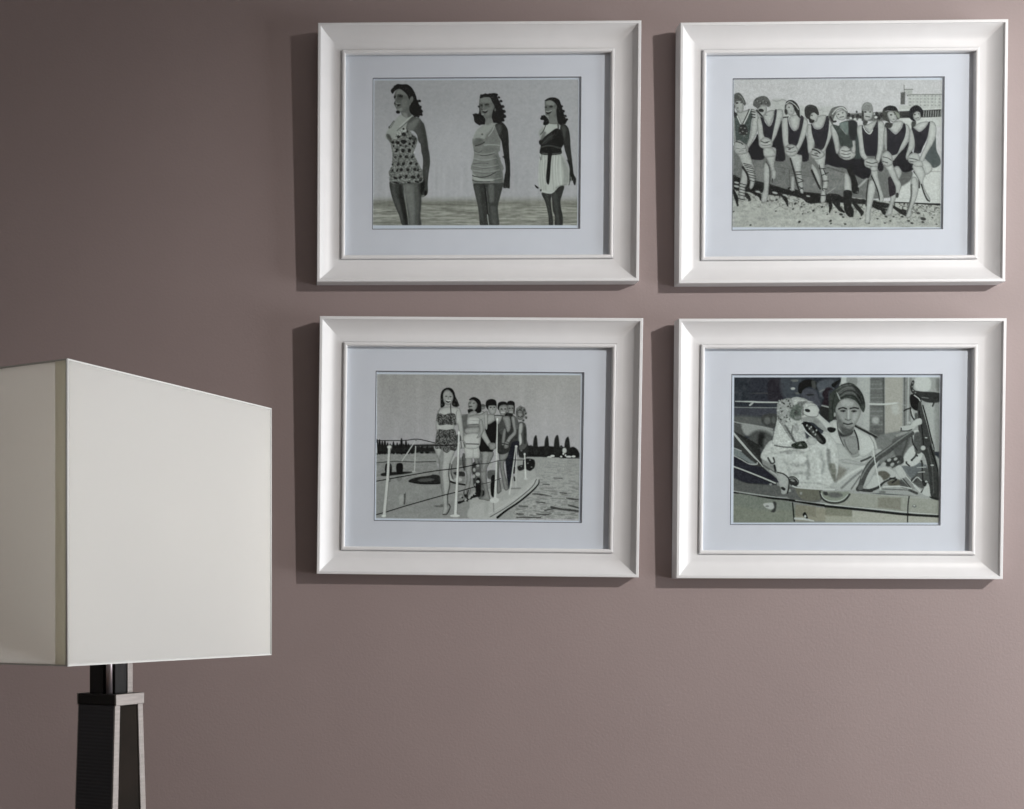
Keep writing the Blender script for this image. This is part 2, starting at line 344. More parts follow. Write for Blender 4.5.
    f([(30,215),(100,240),(240,265),(400,305),(560,350),(700,370),(860,385),(1030,395),(1030,460),(860,470),(760,480),(700,440),(560,400),(480,410),(360,395),(300,380),(160,370),(40,340)], 42, 1.5)
    D(); f([(-60,395),(60,410),(200,430),(300,445),(480,470),(560,500),(480,520),(330,490),(200,480),(60,470),(-60,450)], 46, 1.5)
    l([(540,465),(700,472),(860,480),(985,486)], [1.0,1.2,1.4,2.2], 42, .8)
    C()
    for q in [[(40,360),(70,430),(80,500)],[(180,350),(280,400),(300,450)],[(490,390),(530,440),(550,500)],[(690,400),(730,450),(770,475)],[(560,340),(660,380),(700,400)],[(150,390),(180,420),(200,450)],[(930,430),(950,500),(940,560)],[(960,400),(1020,470),(1020,520)]]:
        l(q, [3,4,1.2] if len(q) == 3 else 2, 44, 1.2)
    for (x, y, r) in [(85,495,10),(170,410,14),(190,450,12),(360,455,10),(445,445,12),(620,480,14),(600,530,10),(790,545,12),(660,650,14),(950,640,14),(955,665,9),(205,680,10),(740,560,7),(680,510,8),(700,490,7),(440,550,8),(1000,560,8),(45,555,8),(870,510,12),(690,575,8),(920,580,8)]:
        d(x, y, r, r*.7, 56, -30, 1.2)
    for (x, y, r) in [(70,285,22),(70,320,26),(270,370,24),(430,380,26),(520,400,20),(590,450,22),(590,350,24),(740,410,18)]: d(x, y, r, r*.4, 168, 12, 1.5)
    for (x, y, r) in [(320,620,50),(440,600,30),(150,600,30),(560,610,26)]: d(x, y, r, r*.25, 142, 8, 3, .6)
    D()
    for q in [[(0,470),(60,530),(100,560)],[(160,440),(230,520),(280,560)],[(120,470),(170,540),(180,600)],[(350,490),(420,520),(500,540)],[(440,520),(470,560),(490,590)],[(560,510),(620,550),(670,590)],[(640,540),(670,560),(690,610)],[(200,500),(260,560),(260,590)]]:
        l(q, [2.5,4,1.2], 46, 1.2)
    for (x, y, r) in [(70,580,18),(90,605,12),(110,670,12),(790,568,16),(835,620,26),(832,650,14),(920,610,8),(700,640,14),(730,660,14),(490,600,14),(530,640,10),(480,660,10),(640,600,12),(250,620,8),(330,660,12),(560,600,10),(960,670,8),(410,620,10)]:
        d(x, y, r, r*.6, 62, 10, 1.2)
    # dark laps and shaded suit skirts on the beam
    A()
    SH = (40, 40, 45)
    f([(180,690),(240,600),(260,560),(300,640),(330,760),(300,800),(200,790),(150,740)], SH, 1.2)
    f([(390,640),(440,560),(480,420),(500,640),(520,800),(420,800),(380,720)], SH, 1.2)
    f([(640,720),(700,560),(720,600),(740,800),(640,800),(600,760)], SH, 1.2)
    f([(900,640),(960,560),(990,700),(1040,800),(1040,870),(900,830),(880,740)], SH, 1.2)
    B()
    f([(-110,600),(-20,700),(60,780),(260,780),(350,860),(310,980),(200,940),(160,900),(-20,840),(-120,830)], SH, 1.2)
    f([(190,480),(230,620),(280,760),(180,780),(150,600)], (62,74,72), 1.2)
    f([(540,800),(640,700),(700,620),(720,700),(760,860),(680,910),(620,900),(560,860)], SH, 1.2)
    f([(830,760),(900,640),(940,580),(950,700),(985,780),(985,840),(920,870),(860,800)], (78,88,88), 1.2)
    f([(400,640),(440,760),(460,880),(420,900),(380,800)], SH, 1.2)
    # ================= figures, left to right
    def sock(pts, w, n, v=58):
        q = p.crv(np.array(pts, float), False, 8)
        for i in range(n):
            c = q[int(i*(len(q)-1)/(n-1))]; 
            l([(c[0]-w, c[1]-w*.25), (c[0]+w, c[1]+w*.25)], .75, v, .7)
    p.edge = (62, 1.0, 160)
    # girl 1
    C()
    f([(120,160),(150,170),(178,230),(165,310),(150,330),(150,400),(140,440),(100,440),(95,330),(110,240)], 172)
    sock([(130,300),(122,370),(120,440)], 30, 6)
    f([(60,-20),(160,-20),(215,90),(240,210),(235,300),(210,345),(190,330),(195,260),(160,190),(125,130),(90,50)], 172)
    l([(125,140),(170,210),(180,290),(178,330)], 2, 44, 1)
    sock([(170,115),(195,160),(212,210),(215,270)], 36, 8)
    A()
    f([(38,410),(60,420),(62,620),(38,640)], 165)
    f([(45,400),(60,620),(100,640),(160,660),(190,560),(205,430),(235,345),(190,330),(160,400),(120,475),(95,460),(60,370)], (72,84,80))
    f([(60,360),(95,350),(150,340),(185,330),(165,400),(122,472),(98,460),(80,420)], 170)
    l([(192,332),(165,400),(130,470)], .8, 200, .7); l([(180,330),(150,400),(120,462)], .7, 50, .7); l([(55,370),(80,420),(100,465)], .8, 200, .7)
    f([(95,480),(150,480),(170,560),(90,560)], 48, 2); 
    for (x, y) in [(105,500),(140,505),(120,535),(160,550),(95,550),(135,575)]: d(x, y, 9, 7, 120)
    f([(200,335),(250,345),(272,420),(262,520),(215,630),(175,690),(160,660),(192,570),(205,460),(210,400)], SK)
    for y in (350, 375, 400): l([(200,y),(235,y+6)], 1.0, 48, .7)
    f([(45,640),(90,615),(130,640),(165,665),(178,700),(165,735),(110,750),(60,740),(40,700)], 168)
    l([(60,630),(100,640),(125,655)], 1, 70, .9); l([(60,690),(110,700),(150,690)], .7, 118); l([(90,720),(130,710)], .6, 110); l([(150,670),(160,720)], .6, 110)
    f([(46,270),(70,245),(110,250),(125,290),(125,340),(100,365),(70,350),(50,320)], 168)
    f([(36,230),(40,190),(80,176),(112,200),(140,250),(150,280),(135,296),(115,270),(90,250),(60,256),(40,275)], 88)
    f([(36,280),(45,300),(45,350),(70,375),(60,400),(38,400)], 50); d(66,272,12,8,44); d(105,268,9,6,80); d(72,318,9,4,70); l([(80,200),(110,225),(130,265)], .8, 128)
    # girl 2
    C()
    f([(330,100),(370,120),(382,200),(372,330),(368,400),(350,465),(305,465),(305,400),(325,330),(318,200)], 174)
    f([(320,-30),(430,-40),(430,60),(420,130),(440,190),(435,240),(410,262),(395,240),(392,180),(370,110),(345,60)], 172)
    l([(345,90),(375,150),(380,250),(374,340)], .9, 70, .9); l([(405,250),(405,280)], 1, 60)
    A()
    f([(255,430),(290,400),(310,470),(320,560),(330,600),(300,650),(275,640),(265,560)], SK)
    f([(300,390),(330,360),(400,340),(480,330),(500,380),(480,440),(440,560),(400,640),(380,640),(380,600),(400,500),(420,400),(380,420),(360,440)], SK)
    f([(285,395),(310,390),(330,450),(372,490),(405,430),(418,340),(438,336),(430,420),(410,520),(395,600),(385,615),(340,590),(318,570),(305,480)], SU)
    f([(312,390),(350,350),(410,340),(408,400),(372,486),(335,445)], 174)
    f([(275,630),(310,595),(350,590),(390,615),(405,650),(385,690),(350,700),(300,690),(275,665)], 172)
    l([(295,625),(330,640),(370,628)], 1, 80, .9); l([(300,660),(340,668),(380,655)], .7, 110); d(350,636,10,6,60)
    f([(320,690),(400,690),(430,760),(330,770)], 176)
    f([(250,330),(280,300),(330,290),(345,330),(330,380),(300,405),(275,390),(265,350)], 170)
    f([(216,290),(222,250),(250,222),(300,206),(345,216),(375,260),(378,295),(355,308),(330,290),(290,292),(268,320),(240,310)], 92)
    for i in range(9): d(240+i*14, 245+((i*37) % 30), 5, 5, 135 if i % 2 else 60, 0, .8)
    d(292,340,26,15,48,10); l([(250,340),(300,392)], 1.6, 52); l([(320,380),(345,385)], 1, 130)
    # girl 3
    C()
    f([(580,235),(610,240),(612,340),(600,360),(578,350)], 176)
    f([(540,-20),(640,20),(680,40),(672,170),(690,280),(695,380),(670,380),(650,340),(630,230),(590,120)], 174)
    l([(570,60),(610,200),(632,290),(660,370)], 1.6, 50, 1)
    for (a, b) in [((620,185),(672,185)),((622,210),(668,208)),((640,240),(690,262)),((645,285),(690,270)),((650,320),(692,345)),((655,350),(690,330))]: l([a, b], .9, 56)
    A()
    f([(490,420),(540,400),(550,480),(555,600),(560,660),(530,690),(505,660),(490,560)], SK)
    f([(680,400),(725,430),(730,500),(700,600),(640,720),(600,700),(640,620),(665,520),(670,440)], SK)
    f([(540,410),(560,480),(600,530),(640,505),(655,430),(665,385),(690,410),(680,480),(660,560),(630,660),(590,665),(550,640),(548,540)], SU)
    f([(555,410),(600,380),(650,380),(655,430),(635,510),(605,528),(570,490)], 174)
    f([(515,690),(540,660),(590,655),(630,680),(640,720),(610,760),(560,765),(520,740)], 170)
    l([(535,680),(575,690),(600,680)], .9, 80); l([(530,720),(580,728),(620,716)], .7, 104); d(560,700,12,7,80)
    f([(520,300),(550,275),(590,290),(605,340),(590,380),(560,385),(535,360)], 172)
    f([(512,300),(530,255),(575,242),(620,270),(648,320),(655,390),(665,410),(640,400),(610,350),(585,290),(550,275),(528,290),(516,330)], 50)
    l([(522,280),(560,258),(610,290),(640,330)], 1.0, 165, .9); d(524,352,14,28,58,-12,1.4); d(552,310,8,5,80); d(572,345,10,5,120); l([(500,405),(545,400)], 1.2, 60)
    # girl 4
    C()
    f([(770,110),(800,130),(835,190),(855,260),(845,330),(820,280),(785,200),(765,150)], 174); l([(770,170),(810,260),(850,340)], 2, 46)
    f([(740,-20),(890,-40),(890,150),(920,220),(920,330),(900,350),(905,420),(895,465),(860,470),(855,420),(865,340),(880,280),(840,150),(790,70)], 176)
    for (a, b) in [((840,155),(895,152)),((868,215),(925,190)),((870,270),(925,268)),((880,340),(915,345)),((855,403),(905,405)),((880,160),(905,215))]: l([a, b], .9, 54)
    l([(840,120),(865,240),(870,330),(880,360)], .9, 60); f([(920,390),(1000,330),(985,325),(915,380)], 176, 1); f([(780,310),(808,280),(800,305)], 186)
    A()
    f([(725,480),(770,480),(790,580),(800,620),(780,700),(740,740),(725,640)], SK)
    f([(900,400),(950,400),(965,460),(955,560),(900,700),(870,735),(850,720),(890,620),(905,500)], SK)
    f([(760,460),(790,505),(830,515),(870,490),(890,430),(895,395),(925,400),(925,500),(905,620),(870,700),(800,700),(795,640),(770,560)], SU)
    f([(770,450),(810,400),(870,380),(900,395),(872,480),(830,512),(790,500)], 174)
    f([(765,720),(790,690),(830,695),(870,720),(890,750),(850,790),(790,790),(760,760)], 168); l([(775,700),(820,715),(845,735)], 1.4, 60); l([(770,750),(830,765)], 1, 70); d(810,740,20,10,110)
    f([(740,400),(770,350),(810,350),(825,390),(810,440),(780,450),(755,430)], 172)
    f([(698,320),(725,290),(770,288),(810,310),(832,370),(820,382),(790,360),(760,368),(745,410),(720,415),(700,380)], 58)
    f([(735,400),(760,420),(790,430),(775,455),(745,450)], 46); d(765,385,9,5,70); l([(720,300),(760,300),(800,320)], .8, 92, 1, .6)
    # girl 5 (striped cap)
    D()
    f([(100,195),(130,205),(160,280),(165,365),(100,362),(95,280)], 176); f([(95,360),(168,366),(165,470),(180,590),(140,600),(100,540),(95,450)], 46)
    f([(150,120),(190,200),(225,300),(235,370),(210,388),(170,365),(160,260),(120,160)], 42); d(222,372,12,10,96); 
    f([(225,310),(300,240),(315,260),(250,325),(230,330)], 168, 1)
    B()
    f([(-40,490),(10,480),(35,560),(50,700),(20,740),(-5,640)], SK)
    f([(165,590),(190,600),(200,690),(190,750),(160,720)], SK)
    f([(-20,470),(40,480),(60,450),(130,430),(190,440),(200,500),(190,590),(165,600),(170,680),(100,680),(55,660),(30,560)], (64,74,70))
    f([(45,470),(70,450),(120,440),(140,460),(130,540),(110,560)], (104,122,116)); l([(50,490),(110,560)], .6, 150, .8, .8); f([(130,440),(210,450),(200,600),(150,600)], (48,50,52), 2)
    f([(50,700),(90,668),(130,680),(165,720),(200,740),(180,780),(130,800),(80,790),(50,750)], 176)
    for y in (710, 740, 770): l([(70,y),(110,y+8),(150,y)], .8, 84)
    f([(10,360),(60,330),(105,350),(112,400),(80,430),(40,425),(15,395)], 176)
    f([(-45,350),(-20,315),(40,298),(90,305),(122,350),(118,385),(100,350),(60,325),(20,340),(8,370),(-10,420),(-20,470),(-40,440),(-60,400)], 96)
    l([(-20,370),(20,325),(70,312),(110,340)], 1.4, 176, 1); l([(-40,400),(-15,440),(10,440)], 2, 52); d(35,375,9,6,70); d(75,360,8,5,80); l([(50,402),(85,395)], .8, 80)
    # girl 6
    D()
    f([(340,260),(375,270),(390,340),(370,440),(345,560),(340,650),(295,655),(300,540),(310,420),(318,320)], 180)
    f([(350,160),(400,150),(415,240),(440,330),(465,410),(460,460),(425,460),(420,400),(390,310),(355,230)], 178); l([(350,220),(395,320),(420,400),(424,440)], 1.2, 50); l([(320,260),(305,400),(302,500)], 1.3, 60)
    B()
    f([(210,500),(260,475),(270,560),(275,640),(300,745),(340,800),(400,830),(400,890),(350,880),(280,800),(240,745),(225,620)], 178)
    f([(398,450),(450,440),(475,520),(470,620),(440,760),(415,830),(385,810),(400,700),(400,560)], SK)
    f([(255,480),(280,500),(330,552),(365,490),(395,435),(405,480),(405,600),(400,720),(380,760),(330,760),(290,745),(268,620)], SU)
    f([(268,480),(320,460),(390,430),(370,490),(330,550),(295,510)], 176); l([(268,490),(295,535),(330,555),(355,520)], .9, 200, .7)
    f([(290,790),(350,780),(400,800),(410,850),(370,880),(310,870),(280,840)], 168); l([(300,815),(350,830),(400,820)], 1, 84); l([(300,845),(350,858)], .8, 100); f([(340,860),(400,860),(400,900),(350,900)], 176)
    f([(255,340),(350,340),(350,400),(320,430),(285,430),(262,390)], 170)
    f([(250,340),(252,300),(280,265),(320,262),(350,290),(358,345),(330,340),(290,335),(262,350)], 128); l([(262,310),(290,280),(335,285)], .8, 150, 1.2)
    f([(252,345),(270,350),(272,400),(262,440),(255,400)], 60); d(285,352,12,7,50); d(330,352,9,6,70); l([(290,392),(325,398)], 1, 80); f([(270,430),(310,440),(290,475),(265,470)], 70, 1.2)
    # girl 7
    D()
    f([(570,370),(580,420),(555,500),(540,580),(480,590),(500,540),(525,460),(530,390)], 172)
    f([(505,240),(540,230),(575,300),(590,370),(540,410),(518,400),(510,320)], (50,46,52))
    f([(560,140),(600,130),(630,180),(620,230),(600,250),(575,200)], 172)
    f([(440,10),(520,20),(550,120),(590,230),(628,300),(610,380),(600,420),(575,420),(575,330),(540,250),(490,160),(450,100)], 176); d(590,400,14,24,60)
    B()
    f([(465,500),(490,510),(490,600),(495,700),(470,700),(455,600)], 170)
    f([(640,470),(690,480),(705,560),(680,640),(600,745),(545,810),(510,790),(570,720),(625,620)], SK)
    f([(480,470),(500,500),(550,550),(580,555),(625,500),(645,450),(665,500),(655,580),(620,660),(580,745),(500,740),(490,660),(490,560)], SU)
    f([(500,490),(540,450),(600,430),(640,450),(620,500),(575,552),(530,530)], 176)
    f([(450,740),(490,710),(530,740),(545,800),(540,840),(490,860),(450,830),(440,780)], 170); l([(455,770),(500,780),(530,800)], .9, 90); l([(450,810),(500,825)], .9, 84)
    f([(490,350),(540,345),(570,380),(580,420),(550,445),(515,430),(495,390)], 174)
    f([(440,370),(455,320),(500,298),(560,300),(590,340),(610,400),(590,415),(570,380),(540,350),(500,350),(490,390),(520,450),(490,440),(455,420)], (70,72,68))
    f([(450,325),(500,292),(560,300),(585,335),(540,335),(490,345)], (42,44,46)); f([(560,345),(600,370),(605,410),(585,400)], (128,138,122), 1.2)
    l([(470,345),(500,340),(560,350)], .6, 140); d(525,378,11,7,54); d(560,372,6,5,90); d(548,418,10,4,90); f([(480,450),(540,460),(520,500),(470,490)], 60, 1.2)
    # girl 8
    D()
    f([(725,235),(770,240),(790,330),(770,430),(730,530),(720,600),(670,610),(690,540),(715,420),(710,320)], 176); l([(722,300),(722,400),(700,500),(680,560)], 1.5, 96, 1.2); l([(745,180),(790,250),(795,330)], 1.5, 50, 1)
    f([(800,80),(850,70),(900,110),(915,160),(880,200),(850,210),(860,240)], 180)
    f([(730,120),(800,110),(850,200),(830,270),(850,350),(895,430),(895,458),(860,440),(825,350),(790,260),(745,180)], 180); l([(815,300),(840,380),(870,440),(890,455)], 1.4, 60, 1)
    B()
    f([(700,520),(730,520),(750,620),(740,690),(700,745),(680,800),(665,760),(690,660)], 176)
    f([(880,450),(930,450),(948,520),(930,620),(860,740),(830,810),(790,800),(820,720),(860,620)], 180)
    f([(715,490),(740,500),(790,535),(840,500),(865,455),(885,440),(880,500),(860,600),(820,690),(800,735),(740,730),(750,660),(740,580)], SU)
    f([(740,490),(790,450),(870,440),(850,490),(800,530),(765,520)], 178)
    f([(690,760),(730,730),(780,740),(800,790),(770,830),(710,830),(685,800)], 172); l([(700,780),(750,790),(780,800)], .9, 92); l([(705,810),(750,815)], .8, 100); f([(730,820),(800,800),(830,850),(760,860)], 178)
    f([(725,380),(760,345),(795,360),(800,410),(775,430),(745,420)], 178)
    f([(695,380),(700,325),(740,290),(785,295),(820,335),(822,375),(805,390),(790,350),(750,345),(730,370),(735,410),(760,440),(730,435),(700,410)], (40,42,46))
    d(745,376,9,6,54); d(782,368,7,5,80); l([(755,408),(780,404)], .8, 84); f([(720,440),(760,450),(740,490),(715,485)], 70, 1.2)
    p.edge = None
    p.C += (p.noise(.9, .9, 12)*18 + p.noise(2.2, 2.2, 13)*8)[..., None]
    p.finish(62)
    rim(p, 733.7, 79.5, 942.0, 227.2, 0, 200)
def paint_boat(p):
    X, Y = p.X, p.Y
    n1, n2, n3 = p.noise(3.5, .9, 3), p.noise(7, 1.8, 4), p.noise(.8, .8, 5)
    nb = p.noise(6, 40, 6)
    t = np.clip((Y-372)/75, 0, 1)
    sky = 158 - 10*(1-t) + nb*8 + 6*np.clip((X-480)/100, 0, 1)
    p.C[:] = np.stack([sky*.985, sky*.985, sky*(.965+.045*t)], -1)
    A = lambda: p.at(372, 368, 9.309); B = lambda: p.at(477, 368, 9.309)
    C = lambda: p.at(372, 444, 9.309); D = lambda: p.at(477, 444, 9.309)
    f, l, d = p.fill, p.line, p.dot
    p.tint = (.975, 1.0, .98)
    # far shore, left
    C()
    f([(40,12),(700,-8),(700,95),(40,80)], 84, 1.5, 1, False)
    p.C += (np.clip(n3, -.3, .5)*70*p.soft_box(376, 445, 446, 453, 1))[..., None]
    f([(38,78),(640,88),(640,180),(38,180)], 138, 1.2, 1, False)
    A()
    for (x, h) in [(50,655),(75,660),(100,675),(125,668),(150,690),(175,700),(205,680),(240,690),(262,700),(280,650),(300,700),(322,672),(345,700),(380,705),(470,715),(520,712)]:
        f([(x-14,790),(x-10,h+30),(x,h),(x+10,h+30),(x+16,790)], 36, 1.2)
    f([(40,720),(350,720),(500,740),(620,730),(620,775),(40,775)], 44, 2)
    d(170,735,22,24,150,0,2,.7)
    # far shore, right
    B()
    f([(430,735),(500,722),(560,735),(620,728),(700,730),(760,740),(800,735),(860,745),(900,735),(935,755),(955,790),(960,835),(700,835),(560,832),(400,820)], 40, 1.5)
    for (x, h, w) in [(550,630,20),(655,635,20),(748,628,24),(846,645,24),(470,715,14),(505,722,14)]:
        f([(x-w,800),(x-w,h+60),(x-w*.4,h+10),(x+w*.5,h),(x+w,h+70),(x+w*1.1,800)], 46, 1.3)
    d(820,770,20,26,176,0,1.5); d(790,735,12,14,60)
    for (x, y, w) in [(680,832,22),(710,820,20),(860,828,26),(905,825,18),(810,800,8),(830,815,8),(790,828,10)]: d(x, y, w, 10, 190, 0, 1)
    # water, right
    D()
    f([(380,118),(600,122),(970,140),(975,700),(180,700),(380,480)], 146, 1.3, 1, False)
    l([(780,130),(965,134)], .9, 50)
    m = p.soft_box(515, 458, 581, 520, 3) * np.clip((X-(500+(524-Y)*.75))/4, 0, 1)
    g = np.clip((Y-462)/50, 0, 1)
    p.C += (m*(n1*52+n2*26)*(.25+.9*g))[..., None]
    p.C -= (m*np.clip(n1+n2*.6-.25, 0, 1)*150*g)[..., None]
    for q, w in [([(525,465),(600,470),(700,488)],1.6),([(840,505),(900,515),(965,518)],1.8),([(700,590),(800,610),(900,620),(965,630)],2.6),([(860,570),(965,600)],1.8),([(560,650),(640,660),(700,650)],1.6),([(640,620),(740,600)],1.5),([(380,650),(440,655)],1.4),([(400,578),(480,580)],1.3),([(380,684),(600,686)],1.3),([(560,540),(640,548)],1.3),([(780,455),(840,460)],1.1),([(620,375),(680,378)],.9),([(720,318),(800,322)],.8)]:
        l(q, [w*.4, w, w*.4] if len(q) == 3 else w*.8, 62, 1.2, .9)
    p.C += (m*n3*10)[..., None]
    # deck and hull
    C()
    f([(38,300),(340,250),(640,230),(900,300),(1060,380),(1500,240),(1560,330),(1520,420),(1400,520),(1160,690),(38,692)], 136, 1.2, 1, False)
    D()
    f([(-60,480),(100,420),(300,420),(380,260),(540,230),(560,300),(540,360),(330,520),(100,690),(-60,690)], 156, 2, 1, False)
    f([(-60,600),(100,540),(280,520),(420,420),(560,310),(585,340),(575,380),(500,460),(350,570),(180,692),(-60,692)], 164, 2.5)
    l([(585,335),(578,375),(520,440),(400,540),(280,620),(200,684)], [.8,1.2,1.6,1.8,2,2.4], 34, .9)
    l([(560,330),(520,400),(380,520),(250,610),(130,680)], .8, 84, .9); l([(548,330),(480,420),(330,530),(120,650)], .6, 178, .9)
    l([(95,540),(95,640)], 4, 150, 2, .6); l([(160,540),(165,630)], 1.2, 118, 1, .7)
    C()
    f([(40,160),(600,160),(640,250),(400,262),(160,300),(40,310)], 132, 1.5, 1, False)
    p.C += (p.noise(2.5, 1, 15)*16*p.soft_box(376, 454, 440, 480, 3))[..., None]
    l([(45,172),(230,158),(420,165),(600,160)], .8, 64, .9)
    f([(85,285),(130,262),(350,255),(380,262),(320,276),(130,296)], 44, 1.3); f([(132,185),(185,185),(185,268),(132,268)], 34, 1); f([(235,185),(290,182),(288,268),(238,268)], 30, 1)
    f([(240,300),(280,300),(275,340),(245,340)], 108, 2, .8); f([(150,320),(180,320),(178,350),(150,350)], 100, 1.5, .8)
    f([(345,340),(420,308),(540,292),(575,282),(640,298),(642,368),(500,372),(400,364)], 48, 1.2); f([(440,330),(540,315),(590,330),(520,348),(450,348)], 84, 1.6); l([(350,350),(480,370),(640,368)], .7, 30)
    f([(300,470),(315,460),(322,450),(314,550),(300,555)], 78, 1); f([(262,480),(300,470),(300,550),(264,560)], 150, 1.6)
    f([(580,575),(640,570),(655,560),(720,575),(640,588)], 96, 1.5)
    p.C += (p.noise(12, 4, 16)*10*p.soft_box(376, 480, 460, 518, 6))[..., None]
    # life ring, ropes and chain behind the women
    f([(735,180),(775,120),(840,130),(870,200),(870,330),(850,370),(760,350),(725,290)], 126, 1.5)
    l([(770,120),(738,180),(725,260),(745,330),(800,372),(870,375)], 2, 168, 1); l([(750,190),(742,260),(760,320)], 1, 80, 1)
    l([(725,345),(800,368),(870,378)], 1.8, 36, 1); f([(770,262),(860,258),(868,300),(790,290)], 56, 1.5); f([(845,115),(885,110),(880,200),(868,250),(850,200)], 62, 1.4); d(820,170,26,30,102,0,2); d(810,330,36,20,170,0,1.5,.8)
    f([(935,190),(1010,170),(1024,420),(960,400),(945,300)], 60, 1.5)
    for (x, y) in [(955,300),(990,330),(975,380),(1000,290),(960,240),(990,220)]: d(x, y, 14, 18, 150, 0, 1.2)
    f([(800,540),(850,520),(940,485),(1020,450),(1060,440),(1060,475),(960,500),(880,530),(820,556)], 34, 1.2)
    f([(805,470),(850,460),(880,500),(840,530),(812,520)], 120, 1.2); f([(860,440),(900,430),(900,500),(870,490)], 44, 1)
    for (x, y) in [(835,490),(880,520),(940,470),(915,500),(960,450),(1000,440)]: d(x, y, 14, 10, 150, -30, 1); d(x+14, y+8, 8, 8, 40, 0, 1)
    f([(1000,430),(1080,440),(1090,470),(1020,490)], 40, 2)
    D()
    f([(0,60),(60,60),(60,480),(0,450)], 92, 1.5, .8); f([(0,330),(40,330),(40,480),(0,470)], 34, 1.5); f([(110,250),(190,250),(190,320),(110,320)], 90, 2); f([(140,308),(180,305),(180,480),(138,470)], 30, 1)
    for (x, y, r) in [(15,200,14),(15,280,22),(15,350,16),(130,185,22),(130,215,16),(125,350,16)]: d(x, y, r, r*.8, 158, 0, 1.2)
    f([(440,150),(480,135),(540,150),(545,210),(520,240),(490,250),(440,210)], 40, 1.3); f([(385,210),(440,195),(450,230),(400,250)], 46, 1.3)
    for (x, y) in [(480,180),(515,215),(500,150),(420,210)]: d(x, y, 8, 6, 110)
    f([(395,0),(470,-30),(480,110),(400,120)], 50, 2)
    for (x, y) in [(420,60),(450,90),(410,10),(440,30)]: d(x, y, 9, 9, 110)
    p.edge = (54, 1.0, 126)
    # ---- woman 6 (at the back, light top) and 5, 4
    B()
    f([(385,520),(420,500),(460,530),(470,640),(465,735),(400,760),(370,640)], 84, 1.2)
    f([(395,530),(430,515),(425,600),(395,620)], 168); f([(395,625),(415,615),(425,690),(400,720)], 190, 1); f([(440,560),(462,560),(462,700),(440,690)], 60, 1.3)
    d(408,425,40,60,130,0,1.3); d(415,410,46,50,78,0,1.5)
    for (x, y, r) in [(385,385,16),(410,368,18),(440,385,18),(455,420,16),(460,460,14),(435,485,14),(400,380,14)]: d(x, y, r, r, 110, 0, 1.2); d(x+5, y+6, r*.5, r*.5, 60, 0, 1)
    f([(385,405),(420,402),(432,440),(415,475),(390,465)], 140); l([(390,450),(410,458),(425,448)], .8, 60); l([(385,418),(425,418)], .6, 80)
    # 5th
    f([(300,450),(360,450),(395,520),(385,640),(375,740),(280,740),(270,600)], 64, 1.2)
    f([(350,455),(385,480),(390,560),(350,560)], 92, 1.5)
    f([(290,340),(350,340),(355,400),(335,440),(300,440)], 128)
    f([(285,345),(290,315),(320,305),(352,318),(358,350),(355,430),(345,400),(345,352),(300,345)], 40, 1); d(310,376,8,6,66,0,1.1); d(336,375,8,6,66,0,1.1); l([(310,412),(335,410)], .9, 160); f([(290,420),(340,430),(320,460),(280,460)], 44, 1.2)
    # 4th
    D()
    f([(270,30),(390,-30),(395,40),(370,160),(340,300),(310,420),(292,350),(275,200)], (42,44,52), 1.2)
    f([(210,60),(260,40),(300,40),(295,110),(260,170),(262,240),(285,340),(300,410),(290,430),(262,420),(235,300),(222,220)], 132)
    f([(195,160),(215,180),(215,300),(235,420),(230,445),(195,455),(195,300)], 126); f([(200,-40),(290,-60),(300,40),(240,60),(200,70)], 56, 1.3)
    B()
    f([(190,470),(240,450),(330,450),(360,560),(330,700),(290,790),(200,790),(190,640)], 58, 1.2)
    f([(215,465),(240,450),(275,520),(262,600),(230,620),(205,560)], 76, 1.2); f([(245,455),(310,455),(320,560),(290,600),(262,520)], 138)
    f([(325,460),(355,455),(368,540),(372,610),(330,660),(285,720),(262,710),(300,640),(345,590),(335,530)], 148)
    f([(250,580),(275,570),(270,660),(255,720),(235,700)], 140); f([(262,690),(300,690),(300,740),(260,750)], 130); l([(240,700),(300,715)], 1, 60)
    f([(205,350),(280,350),(285,400),(262,440),(230,440),(212,400)], 140)
    f([(196,370),(205,325),(240,312),(280,320),(288,350),(260,342),(220,352),(208,390)], 38); d(234,382,9,6,66,0,1.1); d(268,381,8,6,66,0,1.1); l([(232,412),(262,412)], 1, 175); l([(245,385),(248,400)], .6, 100); f([(262,440),(290,410),(285,445)], 40)
    # ---- woman 3 (black suit)
    D()
    f([(35,65),(130,60),(165,90),(130,170),(100,230),(100,330),(110,420),(132,510),(118,530),(75,520),(38,515),(35,500),(75,470),(60,380),(38,300),(45,180),(55,120)], 134)
    f([(60,70),(120,80),(100,180),(70,250),(55,200)], 152, 2, .7); l([(50,260),(100,250)], 1, 100, 1.5, .6)
    f([(18,-60),(120,-60),(160,60),(90,70),(30,60)], 26, 1.2)
    B()
    f([(70,480),(110,440),(170,450),(200,560),(180,700),(190,745),(20,770),(30,640),(75,600)], 28, 1.2)
    f([(80,440),(165,430),(175,480),(160,500),(110,525),(82,490)], 154); l([(170,445),(180,490)], .8, 60)
    f([(35,450),(75,430),(80,520),(90,600),(140,700),(180,745),(130,745),(80,690),(35,600)], 164)
    f([(0,420),(60,400),(75,440),(60,540),(20,560)], 168); f([(115,700),(180,700),(180,750),(130,760)], 140); f([(170,440),(240,445),(210,520),(185,500)], 158, 1); l([(170,440),(250,445)], .8, 60)
    d(60,360,22,24,132,0,1.5); d(60,350,24,12,84,0,1.5)
    f([(100,350),(180,345),(185,400),(165,432),(130,430),(108,390)], 150)
    f([(86,340),(95,305),(135,288),(175,298),(188,330),(186,370),(178,350),(140,348),(115,352),(108,385),(92,365)], 34); d(133,367,9,6,66,0,1.1); d(167,366,8,6,66,0,1.1); f([(135,398),(160,408),(178,396),(165,414),(145,412)], 190, .7); l([(150,370),(155,388)], .6, 108)
    # ---- woman 2 (light outfit)
    C()
